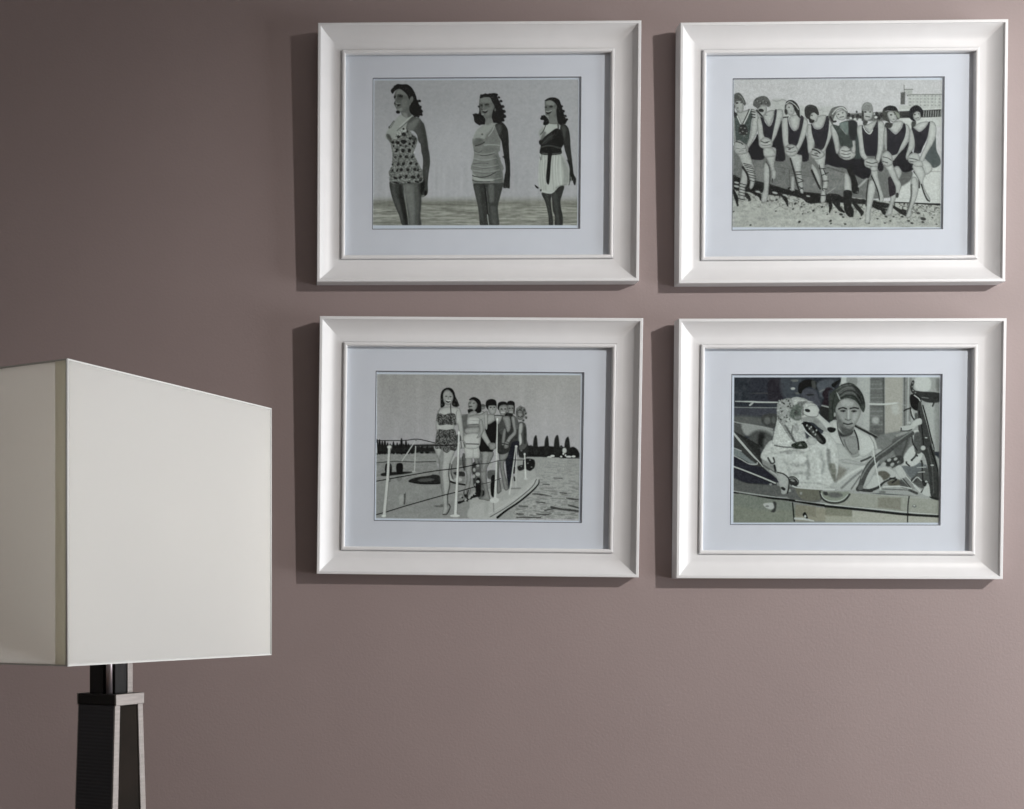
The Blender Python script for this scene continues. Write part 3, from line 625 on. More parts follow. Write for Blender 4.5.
    f([(850,90),(880,100),(870,180),(880,260),(862,180)], 84); f([(880,125),(940,130),(935,250),(925,350),(905,440),(870,470),(868,420),(890,330),(878,240)], 150)
    f([(960,130),(990,130),(1000,190),(970,180)], 130, 1); f([(890,420),(925,410),(920,460),(890,480)], 140, 1); l([(905,430),(890,490)], 1, 50)
    f([(870,10),(990,5),(1010,120),(970,135),(950,132),(880,135),(872,100)], 178, 1); l([(950,20),(948,130)], .5, 140)
    A()
    f([(840,450),(880,430),(1010,430),(1080,400),(1080,520),(1030,620),(1000,720),(870,740),(860,640)], 150)
    f([(830,460),(870,432),(895,440),(890,520),(905,560),(910,610),(870,605),(850,540)], 96, 1)
    f([(895,470),(940,450),(1010,470),(1005,550),(905,560)], 176, 1); f([(900,525),(1000,520),(1000,548),(905,552)], 136, 1)
    l([(915,485),(1000,490)], .5, 140); f([(880,560),(1000,550),(990,610),(880,610)], 154); f([(865,625),(1000,610),(1000,740),(865,740)], 176)
    f([(1000,500),(1030,480),(1045,580),(1010,640),(980,650),(1010,590)], 158); f([(1050,440),(1080,440),(1080,560),(1060,560)], 172)
    f([(905,320),(950,290),(985,320),(980,370),(960,395),(920,385),(903,360)], 140)
    f([(912,290),(945,270),(985,280),(1015,310),(1025,370),(1020,410),(985,420),(960,400),(980,370),(985,330),(950,295),(915,300)], 26); f([(900,385),(945,385),(940,420),(905,420)], 40, 1); f([(905,420),(960,395),(985,430),(900,450)], 150, 1)
    d(920,325,8,6,80,0,1.1); d(955,326,9,6,84,0,1.1); l([(912,358),(935,356)], 1, 60)
    l([(830,710),(880,705),(1000,708)], .9, 48)
    # ---- woman 1 (two-piece suit)
    C()
    f([(585,15),(700,25),(785,10),(775,80),(740,170),(725,260),(735,360),(715,460),(712,560),(718,610),(690,655),(660,650),(672,590),(662,480),(650,380),(638,260),(628,150),(600,80)], 166)
    f([(665,40),(672,120),(660,240),(668,360),(680,480),(650,400),(632,250),(640,100)], 138, 3, .7); l([(735,180),(722,280),(732,380),(712,480),(715,560)], .9, 70, 1); l([(725,560),(735,590),(705,650),(670,655)], 1.2, 70)
    A()
    f([(600,560),(610,420),(640,380),(700,360),(790,365),(830,390),(850,520),(860,640),(860,690),(840,700),(820,620),(800,520),(770,560),(780,600),(630,600)], 170)
    f([(612,430),(640,420),(680,432),(730,420),(780,430),(792,500),(785,530),(700,525),(630,530),(612,480)], 82, 1)
    f([(600,640),(620,572),(700,575),(775,570),(795,650),(800,730),(785,770),(740,765),(700,790),(640,750),(595,745)], 86, 1)
    m = p.soft_box(437, 412, 458, 451, .6)*(p.C[..., 1] < 105)
    p.C += (m*(p.noise(.9, .9, 21)*90))[..., None]
    f([(785,640),(810,615),(835,640),(830,700),(800,705)], 74, 1.2); f([(800,700),(850,670),(880,700),(870,745),(810,745)], 164); l([(835,690),(840,740)], .8, 80); l([(860,690),(870,730)], .8, 60)
    l([(742,300),(738,360),(742,425)], 1.0, 66, .8); l([(640,372),(615,440),(605,490)], .8, 90, 1, .8); l([(800,390),(790,430),(790,530)], .7, 110, 1, .8)
    f([(660,240),(690,205),(735,210),(765,260),(755,310),(720,345),(685,330),(668,300)], 150)
    f([(643,260),(655,215),(690,186),(735,184),(768,215),(785,270),(805,310),(815,350),(790,362),(755,350),(750,320),(762,280),(755,240),(725,205),(690,205),(668,240),(670,300),(685,335),(672,360),(645,365),(643,310)], 36)
    for (x, y, r) in [(790,300,12),(770,335,12),(655,340,10),(655,290,8),(810,345,10)]: d(x, y, r, r, 64, 0, 1, .8)
    d(696,262,10,6,76,0,1.1); d(736,265,10,6,76,0,1.1); f([(690,295),(715,305),(738,298),(720,322),(700,316)], 60, .8); l([(695,297),(716,304),(736,300)], .7, 200, .6); l([(714,265),(716,288)], .6, 110)
    p.edge = None
    # rails, stanchions and wires
    l([(40,672),(300,672),(430,660),(590,695)], .8, 40, .8); l([(410,668),(330,800)], .8, 170, .8); d(415,668,8,10,110)
    l([(375,722),(600,720),(820,715)], .9, 34, .9)
    C()
    l([(395,-10),(285,155)], .9, 176, .8); l([(412,20),(402,250)], 1.0, 176, .8); l([(45,-10),(50,80)], .9, 176); d(395,255,18,8,160)
    l([(38,345),(150,325),(350,290),(600,248),(800,225),(980,190)], .9, 24, .7)
    l([(38,658),(140,630),(330,572),(640,485),(800,445),(1010,385)], .9, 24, .7)
    l([(166,25),(150,320),(120,660)], [2.2,2.6,3], 184, .8); l([(178,30),(164,320),(136,640)], .6, 110, .8); d(166,25,20,14,190); d(152,325,12,16,184); d(115,668,22,10,196)
    l([(815,-110),(808,200),(785,650)], [1.6,2.2,2.8], 192, .8); d(815,-105,8,16,200); d(780,668,46,12,190); d(795,440,12,16,190); l([(825,0),(812,300),(800,640)], .5, 110, .8)
    D()
    l([(195,-230),(188,200),(176,500)], [1,1.6,2.4], 186, .8); f([(130,515),(180,500),(215,515),(195,545),(140,545)], 184, 1); d(195,-228,8,14,200)
    l([(368,20),(340,250),(310,465)], [1,1.4,1.8], 178, .8); l([(376,30),(372,240),(368,410)], [1,1.3,1.5], 170, .8); d(372,22,12,10,186); l([(355,220),(352,270)], 1.6, 50); l([(355,310),(358,340)], 1.5, 60); l([(330,415),(410,412)], 1.4, 120, 1.2)
    l([(450,95),(460,320)], [1.2,1.8], 190, .8); d(450,95,9,9,200); d(462,325,20,8,180)
    l([(0,185),(110,180),(240,150),(450,150)], .6, 44, .7); l([(0,380),(110,360),(230,320)], .6, 50, .7)
    p.C += (p.noise(.9, .9, 12)*10)[..., None]
    p.finish(64)
    # sheet margin
    a = np.clip((Y-(373.4+(X-376)*.0085))/.9, 0, 1)*np.clip((581.6-(Y-374)*.011-X)/.9, 0, 1)*np.clip((X-(376.9-(Y-371)*.004))/.7, 0, 1)*np.clip((518.2+(X-376)*.0165-Y)/.9, 0, 1)
    p.C[:] = p.C*a[..., None] + np.array([.97, 1.0, 1.05])*184*(1-a[..., None])
def paint_car(p):
    X, Y = p.X, p.Y
    n1, n2, n3 = p.noise(4, 4, 3), p.noise(2, 2, 4), p.noise(.9, .9, 5)
    p.C[:] = np.stack([54+0*X, 60+0*X, 68+0*X], -1) + (n1*14)[..., None]
    A = lambda: p.at(728, 370, 9.309); B = lambda: p.at(833, 370, 9.309)
    C = lambda: p.at(728, 446, 9.309); D = lambda: p.at(833, 446, 9.309)
    f, l, d = p.fill, p.line, p.dot
    p.tint = (.955, 1.0, .975)
    # dark background at the left
    A()
    f([(220,60),(380,60),(380,300),(220,300)], (52,56,66), 3); f([(385,90),(510,90),(510,290),(385,290)], (50,48,56), 4)
    f([(500,60),(700,60),(660,250),(520,250)], (70,78,86), 4, .8); l([(220,215),(370,215)], 1, 82, 1.5, .7)
    f([(40,350),(470,360),(460,480),(330,480),(320,420),(40,440)], (66,70,80), 2)
    f([(40,430),(320,440),(330,500),(440,540),(430,600),(150,600),(50,520)], 96, 5)
    f([(325,420),(460,410),(450,520),(400,530),(330,500)], 70, 1.5); d(370,470,30,34,104,0,3); d(430,465,16,30,100,0,3)
    f([(50,480),(120,490),(150,560),(170,740),(50,640)], 84, 2.5)
    f([(140,500),(300,525),(420,560),(415,620),(300,560),(200,610),(150,580)], 146, 3); f([(210,600),(330,560),(420,620),(400,740),(220,740)], 82, 5)
    f([(290,600),(340,590),(350,720),(290,700)], 44, 4); f([(340,640),(410,630),(400,720),(340,720)], 92, 4)
    l([(60,480),(140,498),(280,520),(420,550)], 1, 158, 1.6)
    d(625,98,34,12,108,0,1.5); d(608,172,20,12,170,0,1.5); d(650,215,20,10,100,0,2)
    # figure in shade
    f([(690,190),(740,170),(820,190),(850,260),(850,330),(700,280)], (72,76,86), 2)
    f([(655,180),(670,120),(730,90),(790,92),(840,130),(855,190),(835,190),(800,160),(740,160),(700,190),(690,215),(665,215)], 34, 1.5)
    f([(780,100),(815,110),(820,170),(790,160)], 74, 2); f([(740,225),(800,225),(800,235),(745,238)], 46, 1.5)
    f([(830,120),(980,90),(1010,200),(900,260),(860,230)], (78,86,94), 3)
    f([(880,220),(930,160),(990,190),(980,290),(950,330),(880,320),(900,270)], (48,40,46), 2); f([(940,200),(990,190),(1000,300),(950,330)], (60,64,72), 2)
    f([(970,130),(1090,70),(1090,115),(1000,165)], 36, 1.5); f([(990,180),(1100,100),(1100,400),(1000,400)], (54,58,66), 2)
    f([(870,340),(990,350),(1000,420),(1010,470),(930,470),(870,420)], 50, 2); l([(880,330),(930,342),(980,360)], 1.4, 150, 1.3); l([(860,200),(900,180)], 1, 120, 1.5)
    f([(975,400),(1060,300),(1080,480),(1020,480)], 60, 2)
    l([(70,290),(220,294),(300,298),(480,300)], [.8,1.5,1.6,1.2], 178, .9); l([(240,296),(225,312),(208,326)], 1.8, 170, 1); l([(55,345),(200,348),(460,350)], .7, 142, 1)
    # bright background at the right
    B()
    f([(95,60),(750,60),(760,760),(60,760),(40,200)], 158, 1.2, 1, False)
    f([(80,60),(135,60),(130,130),(90,140)], 176, 2); f([(135,60),(225,60),(220,140),(140,130)], 134, 2)
    f([(225,60),(350,60),(345,700),(290,700),(280,200)], 164, 2)
    f([(350,60),(485,60),(485,720),(345,720)], 106, 1.8, 1, False)
    for i in range(15): l([(352,90+i*42),(470,88+i*42)], 1.1, 132 if i % 3 else 90, 1.5, .7)
    l([(470,70),(482,700)], 1.4, 82, 1.8); f([(370,450),(410,435),(435,460),(420,500),(375,490)], 156, 3); f([(350,540),(470,540),(470,720),(350,720)], 84, 4, .5)
    f([(488,60),(655,60),(650,720),(490,720)], (152,154,144), 1.5, 1, False); f([(555,330),(610,330),(610,400),(560,400)], 176, 4, .7)
    f([(655,60),(740,60),(720,760),(650,760)], 128, 2, 1, False); l([(668,70),(672,600)], 1, 90, 1.5); l([(705,70),(700,500)], 1.3, 166, 1.5)
    f([(740,60),(1005,60),(1005,760),(760,760)], 150, 1.5, 1, False); f([(770,75),(900,75),(900,190),(780,190)], 184, 3); f([(960,90),(1005,90),(1005,190),(965,190)], 116, 3)
    f([(860,330),(960,320),(960,700),(900,600)], 162, 6); f([(950,300),(1005,300),(1005,700),(960,700)], 138, 4)
    l([(345,316),(480,318),(600,306)], 1.7, 184, 1.2); l([(600,306),(680,330)], 1, 158, 2, .6); l([(585,415),(660,380)], 1, 170, 2, .5)
    # seat back and body behind the driver
    l([(218,520),(330,580),(440,640),(540,705)], 2.6, 52, 1); l([(225,515),(335,570),(450,632)], .6, 130, .8)
    f([(400,640),(530,710),(500,760),(430,760)], 66, 2)
    # ---- car side
    C()
    f([(40,-60),(420,120),(560,300),(640,380),(1100,440),(1010+977,480),(1010+977,760),(40,760)], 132, 1, 1, False)
    f([(40,-150),(300,-10),(330,190),(460,330),(470,480),(40,400)], 50, 1.5, 1, False)
    f([(50,-130),(200,-10),(300,130),(330,180),(290,190),(150,60),(50,0)], 66, 2); f([(55,20),(120,45),(220,130),(270,165),(230,170),(120,110),(50,80)], (112,124,124), 2)
    l([(40,-140),(150,-10),(240,90),(300,150),(330,190)], [2,2.2,1.8,1,.8], 176, .9); l([(55,15),(130,45)], 1, 165, 1); l([(50,85),(130,125),(200,165),(270,170),(280,155)], 1.2, 168, 1)
    f([(50,95),(200,170),(320,200),(460,300),(470,340),(300,270),(50,180)], (44,46,56), 1.5)
    l([(45,185),(180,235),(320,290),(450,345)], 1.4, 178, .9); f([(50,200),(330,310),(450,370),(300,350),(180,340),(50,300)], (48,50,60), 1.5)
    f([(48,298),(180,345),(380,360),(480,370),(560,470),(300,450),(48,410)], 96, 2); d(405,356,14,10,140,0,1.2)
    l([(48,418),(200,440),(400,468),(580,492)], 1.0, 160, .8); l([(48,430),(200,456),(400,484),(600,505),(840,545),(1090,575)], [1.6,1.6,2,2.4,2.4,2.4], 34, .9)
    f([(48,450),(400,495),(600,530),(625,700),(48,702)], (116,126,114), 2); f([(60,560),(330,600),(600,600),(620,690),(60,700)], (124,132,114), 5, .7)
    f([(345,535),(430,530),(440,575),(400,590),(350,565)], 172, 1.5); f([(430,520),(460,530),(450,610),(410,610),(440,575)], 62, 2); d(375,560,18,8,120)
    l([(612,530),(620,620),(628,700)], 1.3, 40, .9)
    f([(640,545),(1100,600),(1100,700),(640,700)], (140,140,120), 2, 1, False); f([(640,545),(830,560),(830,660),(640,650)], (122,122,104), 2, .8, False)
    l([(635,675),(720,680),(810,698)], [2,2.4,1.2], 182, 1); f([(705,640),(730,615),(755,670),(735,672)], 40, 1); d(730,655,10,12,186)
    l([(640,505),(840,528),(1100,560)], .9, 176, .9)
    f([(560,380),(680,390),(870,405),(860,520),(640,500),(560,470)], 96, 2); f([(640,385),(800,395),(870,410),(860,500),(700,495)], (104,106,92), 2); d(690,440,12,14,140,0,1.4); d(585,415,12,14,150,0,1.4)
    # ---- car side, right
    D()
    f([(-60,410),(200,420),(450,450),(720,460),(900,475),(1000,500),(1000,640),(700,620),(300,570),(-60,530)], (142,148,136), 1.3)
    f([(430,480),(640,480),(640,595),(430,570)], (124,126,112), 2.5, 1, False); l([(-40,425),(300,440),(700,475),(900,490)], 1, 158, 1.5, .7)
    l([(-60,545),(150,565),(450,592),(700,618),(1000,640)], 1, 178, .9)
    f([(-60,560),(190,590),(190,660),(-60,640)], (122,126,108), 2, 1, False); f([(190,600),(1000,665),(1000,712),(190,712)], (158,162,148), 1.5, 1, False); f([(-60,650),(190,655),(190,712),(-60,712)], (150,154,136), 2, 1, False)
    l([(-60,560),(200,585),(450,612),(700,638),(1000,655)], 2.4, 42, .9)
    l([(718,470),(708,560),(705,710)], 1.2, 50, .9); d(768,560,20,13,112,0,1.2); d(766,555,9,6,180)
    f([(-110,420),(0,425),(160,430),(170,455),(130,510),(60,535),(-40,525),(-100,480)], (128,140,124), 1)
    l([(-112,425),(-95,480),(-40,522),(50,530),(120,505),(165,450)], 1.8, 60, 1); l([(-100,440),(-80,480),(-30,508),(50,514),(110,490),(145,455)], .8, 178, .9); d(30,455,70,26,96,4,3); d(-60,440,24,18,60,30,2)
    # ---- interior right
    f([(400,-60),(560,-130),(760,-130),(780,60),(620,140),(420,160)], 116, 3); f([(560,-60),(720,-110),(700,0),(600,40)], 88, 3, .8); l([(600,-100),(690,-130)], 2.4, 140, 1.6)
    f([(170,430),(260,300),(420,200),(560,100),(760,60),(1000,120),(1000,470),(720,460),(450,440)], 152, 2)
    f([(640,200),(700,180),(860,160),(900,300),(800,330),(700,270)], (98,106,108), 1.6); f([(740,320),(880,200),(940,380),(850,400)], 84, 2)
    f([(560,-40),(700,-40),(670,80),(640,150),(600,120)], 90, 2)
    f([(650,160),(700,40),(760,-10),(820,20),(840,80),(800,160),(740,190),(690,180)], 180, 1.6); l([(790,-20),(780,80),(740,130)], 1.8, 66, 1); l([(690,160),(720,185)], 1.5, 60); l([(850,-20),(890,60),(860,160)], 2.6, 150, 1.4)
    for (x, y, r) in [(740,130,10),(790,90,9),(800,30,12),(830,140,10),(690,150,9)]: d(x, y, r, r, 60, 0, 1.1)
    l([(835,150),(845,340)], 1.3, 44, .9); l([(790,200),(870,195)], .9, 160); l([(800,245),(860,240)], .9, 160)
    f([(630,240),(680,240),(780,370),(760,400),(720,390)], 128, 1.3); l([(650,290),(730,385)], 1, 60, 1); l([(680,270),(770,370)], .8, 190, .9)
    f([(590,190),(640,185),(690,270),(650,300),(610,260)], 170, 1.3); l([(720,410),(790,440)], 2.4, 70, 1.2); l([(770,370),(830,430)], 2.2, 178, 1.2); l([(830,430),(900,345)], 1.4, 60, 1.1)
    f([(840,440),(890,340),(915,460)], 176, 1.4); f([(740,300),(790,290),(780,330),(740,340)], 66, 1.4); l([(740,340),(790,290),(830,320)], 1.1, 164, 1); d(860,350,20,26,52,0,1.5); d(875,330,12,8,170)
    f([(500,130),(640,90),(660,160),(540,190),(500,180)], 60, 2); 
    for (x, y, r) in [(530,130,20),(590,120,18),(560,170,20),(620,150,16),(480,170,24)]: d(x, y, r, r*.7, 158, -30, 1.4)
    f([(420,210),(500,195),(580,240),(630,300),(630,340),(540,300),(480,300),(440,260)], 168, 1.4)
    f([(430,240),(500,235),(540,280),(480,320),(440,300)], (92,92,82), 2); f([(520,330),(620,310),(640,360),(540,370)], (88,88,76), 2); f([(640,310),(720,390),(640,380)], 80, 2)
    f([(330,300),(430,270),(480,330),(420,390),(330,400)], 174, 2); l([(350,415),(430,385),(480,340),(540,310),(590,290)], [3,2.6,2,1.6,1], 56, 1); l([(540,300),(600,310),(560,340)], 1.6, 50, 1)
    l([(470,400),(600,405),(720,410)], 1, 96, 1.2); l([(480,380),(620,375),(740,395)], 1, 190, 1.2); d(470,430,30,14,110,0,2)
    # ---- windscreen post, mirror and lamp
    B()
    f([(720,170),(740,100),(760,110),(765,190),(1000,215),(1000,290),(940,305),(860,295),(800,260),(760,240)], 56, 1.4)
    for (x, y) in [(745,120),(742,155),(748,190),(770,210)]: d(x, y, 8, 7, 120)
    l([(830,255),(890,262)], .9, 110); l([(945,300),(930,335)], 1.6, 60)
    f([(720,240),(760,225),(815,260),(830,330),(790,380),(730,340)], 36, 1.3); l([(760,235),(800,265),(815,290)], 1, 186, .9)
    f([(800,300),(830,310),(860,420),(900,560),(950,760),(820,760),(800,560),(790,420)], 66, 1.2)
    D(); f([(790,-60),(920,-60),(960,100),(990,240),(992,470),(920,465),(905,300),(870,120),(820,20)], 62, 1.2)
    l([(910,0),(950,120),(985,230)], 1, 30, .9); l([(890,20),(930,200),(945,440)], 1, 88, 1.2); d(930,178,16,7,170); f([(910,470),(990,480),(990,505),(930,490)], 50, 1); 
    B()
    l([(825,300),(850,400),(890,540),(940,740)], .9, 140, .8); l([(840,330),(880,470),(930,680)], 1.1, 26, .9); l([(805,380),(830,520),(850,700)], .8, 34, .9); d(872,630,12,5,190)
    l([(725,350),(735,420),(765,470)], 1.4, 56, 1); l([(665,380),(690,365),(725,355)], 1.4, 50, 1); l([(735,370),(760,440)], 1, 180, .9)
    f([(765,410),(785,400),(790,460),(770,470)], 90, 1.2); f([(760,470),(820,450),(830,500),(780,520),(740,560),(720,540)], 176, 1.3); f([(632,530),(700,515),(745,520),(750,545),(700,562),(640,565)], 172, 1.1); l([(635,566),(700,566),(740,552)], 1, 60, .9); d(640,548,6,14,56); d(715,490,12,12,168)
    f([(740,580),(800,560),(800,640),(760,660)], 180, 1.4); f([(760,600),(820,590),(830,760),(770,760)], 84, 2); d(845,725,22,22,170,0,1.3); l([(740,600),(750,680),(790,745)], 1.2, 44, 1)
    # ---- driver
    p.edge = (26, 1.1, 138)
    A()
    f([(880,600),(960,480),(1030,470),(1100,560),(1150,620),(1250,600),(1330,640),(1400,760),(1380,820),(1100,900),(950,860),(880,700)], 176, 1.2)
    B()
    f([(60,580),(120,600),(200,540),(230,600),(250,700),(250,800),(140,800),(80,680)], 148, 1.5)
    D()
    f([(60,-80),(250,-80),(250,40),(200,80),(160,70),(110,0)], 138, 2); l([(110,-60),(140,20),(180,70)], .8, 96, 1.5); f([(0,0),(60,10),(100,130),(60,110),(0,60)], 168, 1.5)
    l([(0,20),(50,60),(105,130)], 1.6, 60, 1)
    B()
    f([(0,500),(45,480),(60,600),(110,700),(160,800),(60,800),(-30,640)], 182, 1.6); l([(45,490),(60,590),(100,690),(140,760)], .9, 70, 1); 
    f([(205,540),(300,590),(380,620),(415,700),(420,800),(260,800),(240,650)], 182, 1.6); l([(205,560),(235,640),(248,740)], 1.4, 52, 1); l([(345,610),(385,680),(400,745)], .8, 132, 1.4)
    f([(60,560),(110,600),(190,560),(180,600),(110,620),(70,610)], 60, 2)
    f([(0,535),(30,545),(0,580),(-20,560)], 40, 1.2)
    f([(28,350),(60,290),(130,262),(210,290),(262,370),(255,430),(215,510),(160,580),(110,585),(60,540),(40,460)], 142, 1)
    f([(36,400),(55,520),(120,585),(115,520),(80,460)], 100, 4, .9); f([(75,290),(130,270),(200,300),(180,340),(90,340)], 166, 3, .8); f([(190,400),(250,390),(220,480),(180,500)], 166, 4, .7)
    f([(80,530),(160,545),(200,530),(160,600),(100,600)], 84, 3, .9)
    f([(0,200),(60,150),(130,120),(190,128),(250,180),(290,250),(305,330),(292,390),(268,372),(240,320),(200,280),(140,262),(85,275),(50,310),(28,360),(0,470),(-30,440),(-30,250)], (60,68,62), 1.2)
    f([(110,150),(180,145),(240,200),(190,235),(110,225),(60,215)], 92, 6, .8)
    for q, v in [([(50,215),(110,170),(180,165),(250,230)],112),([(60,235),(120,195),(190,195),(262,270)],50),([(62,222),(130,180),(200,180),(270,260)],98),([(70,250),(130,215),(200,220),(262,300)],108),([(75,262),(140,238),(205,248),(262,330)],44),([(80,140),(150,130),(230,170)],52),([(40,180),(100,145),(170,135)],100),([(230,170),(275,230),(295,310)],44),([(245,220),(275,280),(288,350)],86),([(20,230),(0,320),(5,420)],42),([(-10,250),(-20,330),(-10,430)],72)]:
        l(q, .9, v, 1.2, .85)
    f([(35,205),(55,225),(75,275),(60,270)], 166, 1); f([(200,150),(260,210),(290,320),(250,300),(220,230)], 40, 4, .6)
    l([(58,362),(95,350),(130,360)], 1.4, 48, 1); l([(165,358),(205,350),(240,358)], 1.4, 48, 1); d(98,380,26,11,76,0,1.3); d(200,382,26,11,76,0,1.3); d(102,382,9,7,36); d(200,384,9,7,36)
    l([(135,370),(130,440),(148,462)], .8, 126, 1.5); l([(150,380),(150,450)], 1.4, 180, 1.8, .8); l([(122,458),(148,468),(172,458)], .9, 96, 1); l([(105,495),(145,506),(185,496)], 1.5, 66, 1); l([(120,528),(165,528)], 1, 112, 1.5); d(22,415,10,20,160,0,1)
    # blouse folds, skirt and arm
    C()
    f([(880,0),(1060,-20),(1200,120),(1380,30),(1440,60),(1350,300),(1240,400),(1000,420),(870,400),(840,200)], 170, 2)
    D()
    f([(120,120),(300,160),(340,90),(390,20),(410,120),(300,250),(240,390),(180,420),(0,400),(-80,200)], 166, 2)
    l([(100,150),(200,165),(330,180)], 1.4, 140, 2, .8); l([(60,330),(180,250),(300,190)], 2.4, 190, 2, .8); l([(90,390),(200,290),(280,230)], 2, 112, 2, .8); l([(180,400),(260,280)], 1, 90, 1.8); l([(270,140),(320,120),(360,100)], 1.8, 64, 1.4); l([(0,300),(150,210)], 1.6, 130, 2.5, .7)
    f([(-60,170),(40,170),(130,230),(60,320),(-20,300)], (108,108,96), 5, .7)
    # steering wheel
    l([(245,400),(270,360),(300,270),(350,180),(430,100),(520,40),(620,-40),(740,-120)], [5.0,5.4,6.2,6.6,6.6,6.2,5.6,4.8], 78, .9)
    l([(270,300),(325,200),(400,110),(500,35),(620,-55),(740,-140)], 1.4, 128, 1.4, .9); l([(240,400),(300,412),(370,415)], 3, 60, 1); d(265,385,26,26,92,0,1.5)
    l([(370,-20),(395,120),(420,250),(450,400)], 1.1, 188, .9)
    l([(700,-60),(660,60),(620,160),(560,200)], 1.6, 70, 1.2, .8)
    # ---- dog
    C()
    f([(370,-20),(440,-60),(700,-60),(900,-120),(1010,-40),(1040,120),(1010,330),(900,400),(660,380),(580,300),(470,240),(440,180),(340,130),(310,90)], 182, 1.5)
    A()
    f([(470,440),(500,480),(600,600),(720,680),(760,760),(440,780),(415,700),(440,560)], 186, 1.3)
    f([(460,330),(480,290),(550,262),(600,262),(660,250),(760,300),(700,500),(700,640),(720,700),(600,650),(510,520),(465,450)], 150, 1.2)
    f([(560,440),(690,460),(720,560),(740,650),(760,700),(650,680),(580,580),(540,500)], 176, 2)
    for i in range(60):
        x, y = p.rng.uniform(468, 620), p.rng.uniform(275, 500)
        if x+y*.4 < 790: d(x, y, p.rng.uniform(6, 14), p.rng.uniform(4, 8), p.rng.choice([60, 84, 176, 188, 182, 130]), p.rng.uniform(0, 180), 1.1, .85)
    f([(600,262),(650,250),(740,280),(800,300),(720,310),(640,330),(600,300)], 176, 1.4); f([(610,340),(690,300),(720,330),(700,440),(640,470),(580,420)], (92,104,96), 2); f([(650,300),(740,290),(690,340)], 116, 2)
    f([(700,330),(760,305),(820,320),(855,370),(850,400),(900,450),(980,520),(1005,550),(990,578),(930,580),(860,540),(800,490),(720,480),(690,450)], 182, 1.1)
    f([(700,440),(820,440),(900,520),(930,570),(860,540),(780,480),(710,470)], 140, 2.5, .8); d(745,376,26,15,40,15,1.1); f([(930,540),(960,530),(1008,545),(1000,572),(965,582),(938,565)], 40, 1.1)
    l([(700,405),(760,432),(830,432),(850,400)], .8, 108, 1.4, .8); l([(704,345),(702,420)], 1.2, 92, 1.8, .8); l([(735,350),(770,330),(830,330)], .8, 150, 1.5); d(830,480,30,16,126,30,2,.8); d(660,440,34,16,130,0,2,.8); d(640,395,20,20,70,0,2,.8)
    f([(690,500),(740,480),(810,530),(870,590),(915,640),(915,680),(880,690),(830,650),(770,600),(720,540)], 34, 1.2)
    f([(740,510),(790,540),(850,610),(890,670),(850,660),(790,600)], 74, 2); 
    for (x, y) in [(740,515),(765,545),(800,575),(830,560),(780,530),(820,600)]: d(x, y, 7, 10, 186, 20, .9)
    l([(695,510),(730,570),(790,625),(830,680)], 1.4, 184, 1.1); l([(610,520),(600,600),(640,680)], 1.2, 100, 1.6); l([(540,520),(590,600),(620,660)], 1.8, 92, 1.8); d(640,540,22,40,156,0,3)
    f([(760,620),(830,640),(820,690),(760,690)], 170, 2)
    f([(600,690),(700,660),(740,690),(735,730),(620,730)], (52,60,52), 1.3); l([(440,700),(520,715),(620,722)], 1.3, 104, 1.3); d(680,700,14,8,120); d(715,672,10,8,30)
    # dog chest fur
    C()
    for q, v, w in [([(560,60),(640,40),(700,60)],140,2.5),([(600,170),(680,180),(740,160)],146,3),([(740,100),(760,200),(750,300)],134,3),([(520,120),(560,180),(590,260)],158,3),([(860,60),(900,160),(880,260)],152,3),([(620,260),(700,250),(760,270)],150,3),([(800,40),(850,150),(870,330)],192,2.5),([(650,100),(720,120)],194,4),([(940,40),(960,200),(1010,320)],120,3.5),([(500,60),(580,40)],120,1.6)]:
        l(q, w, v, 3, .8)
    f([(950,170),(1010,180),(1010,320),(980,300)], (104,108,96), 3, .8); l([(690,340),(860,350),(1000,390)], 1.2, 150, 2, .7)
    l([(380,110),(410,160),(440,150),(430,110)], 1.6, 66, 1.2); l([(340,180),(400,220),(450,250)], 1.6, 92, 1.2); l([(440,180),(450,230)], 2, 50, 1.2); l([(400,230),(460,270),(480,320)], 1.8, 160, 1.2)
    f([(465,250),(520,250),(570,300),(570,370),(555,440),(510,445),(500,400),(480,340)], 164, 1.2); l([(470,245),(530,262),(575,310),(572,400),(560,440)], 1, 44, .9); f([(500,390),(520,380),(545,400),(530,415)], 50, 1.2)
    f([(575,290),(630,285),(670,330),(650,370),(590,360)], 56, 1.3); d(610,320,22,10,130,20,1.2); l([(580,300),(630,298),(660,330)], .8, 150, 1)
    l([(610,370),(650,385),(800,398),(1000,405)], 1.3, 186, 1)
    p.edge = None
    C(); p.texture([(370,-20),(700,-60),(900,-100),(1010,0),(1040,120),(1000,330),(900,395),(660,380),(580,300),(470,240),(330,120)], 24, 1.8, 41)
    A(); p.texture([(470,300),(600,262),(760,300),(700,500),(760,700),(440,740),(420,640),(460,440)], 30, 1.1, 42)
    p.C += (p.noise(.9, .9, 12)*12)[..., None]
    p.finish(66)
    rim(p, 734.4, 377.3, 939.9, 522.6, 0, 198)
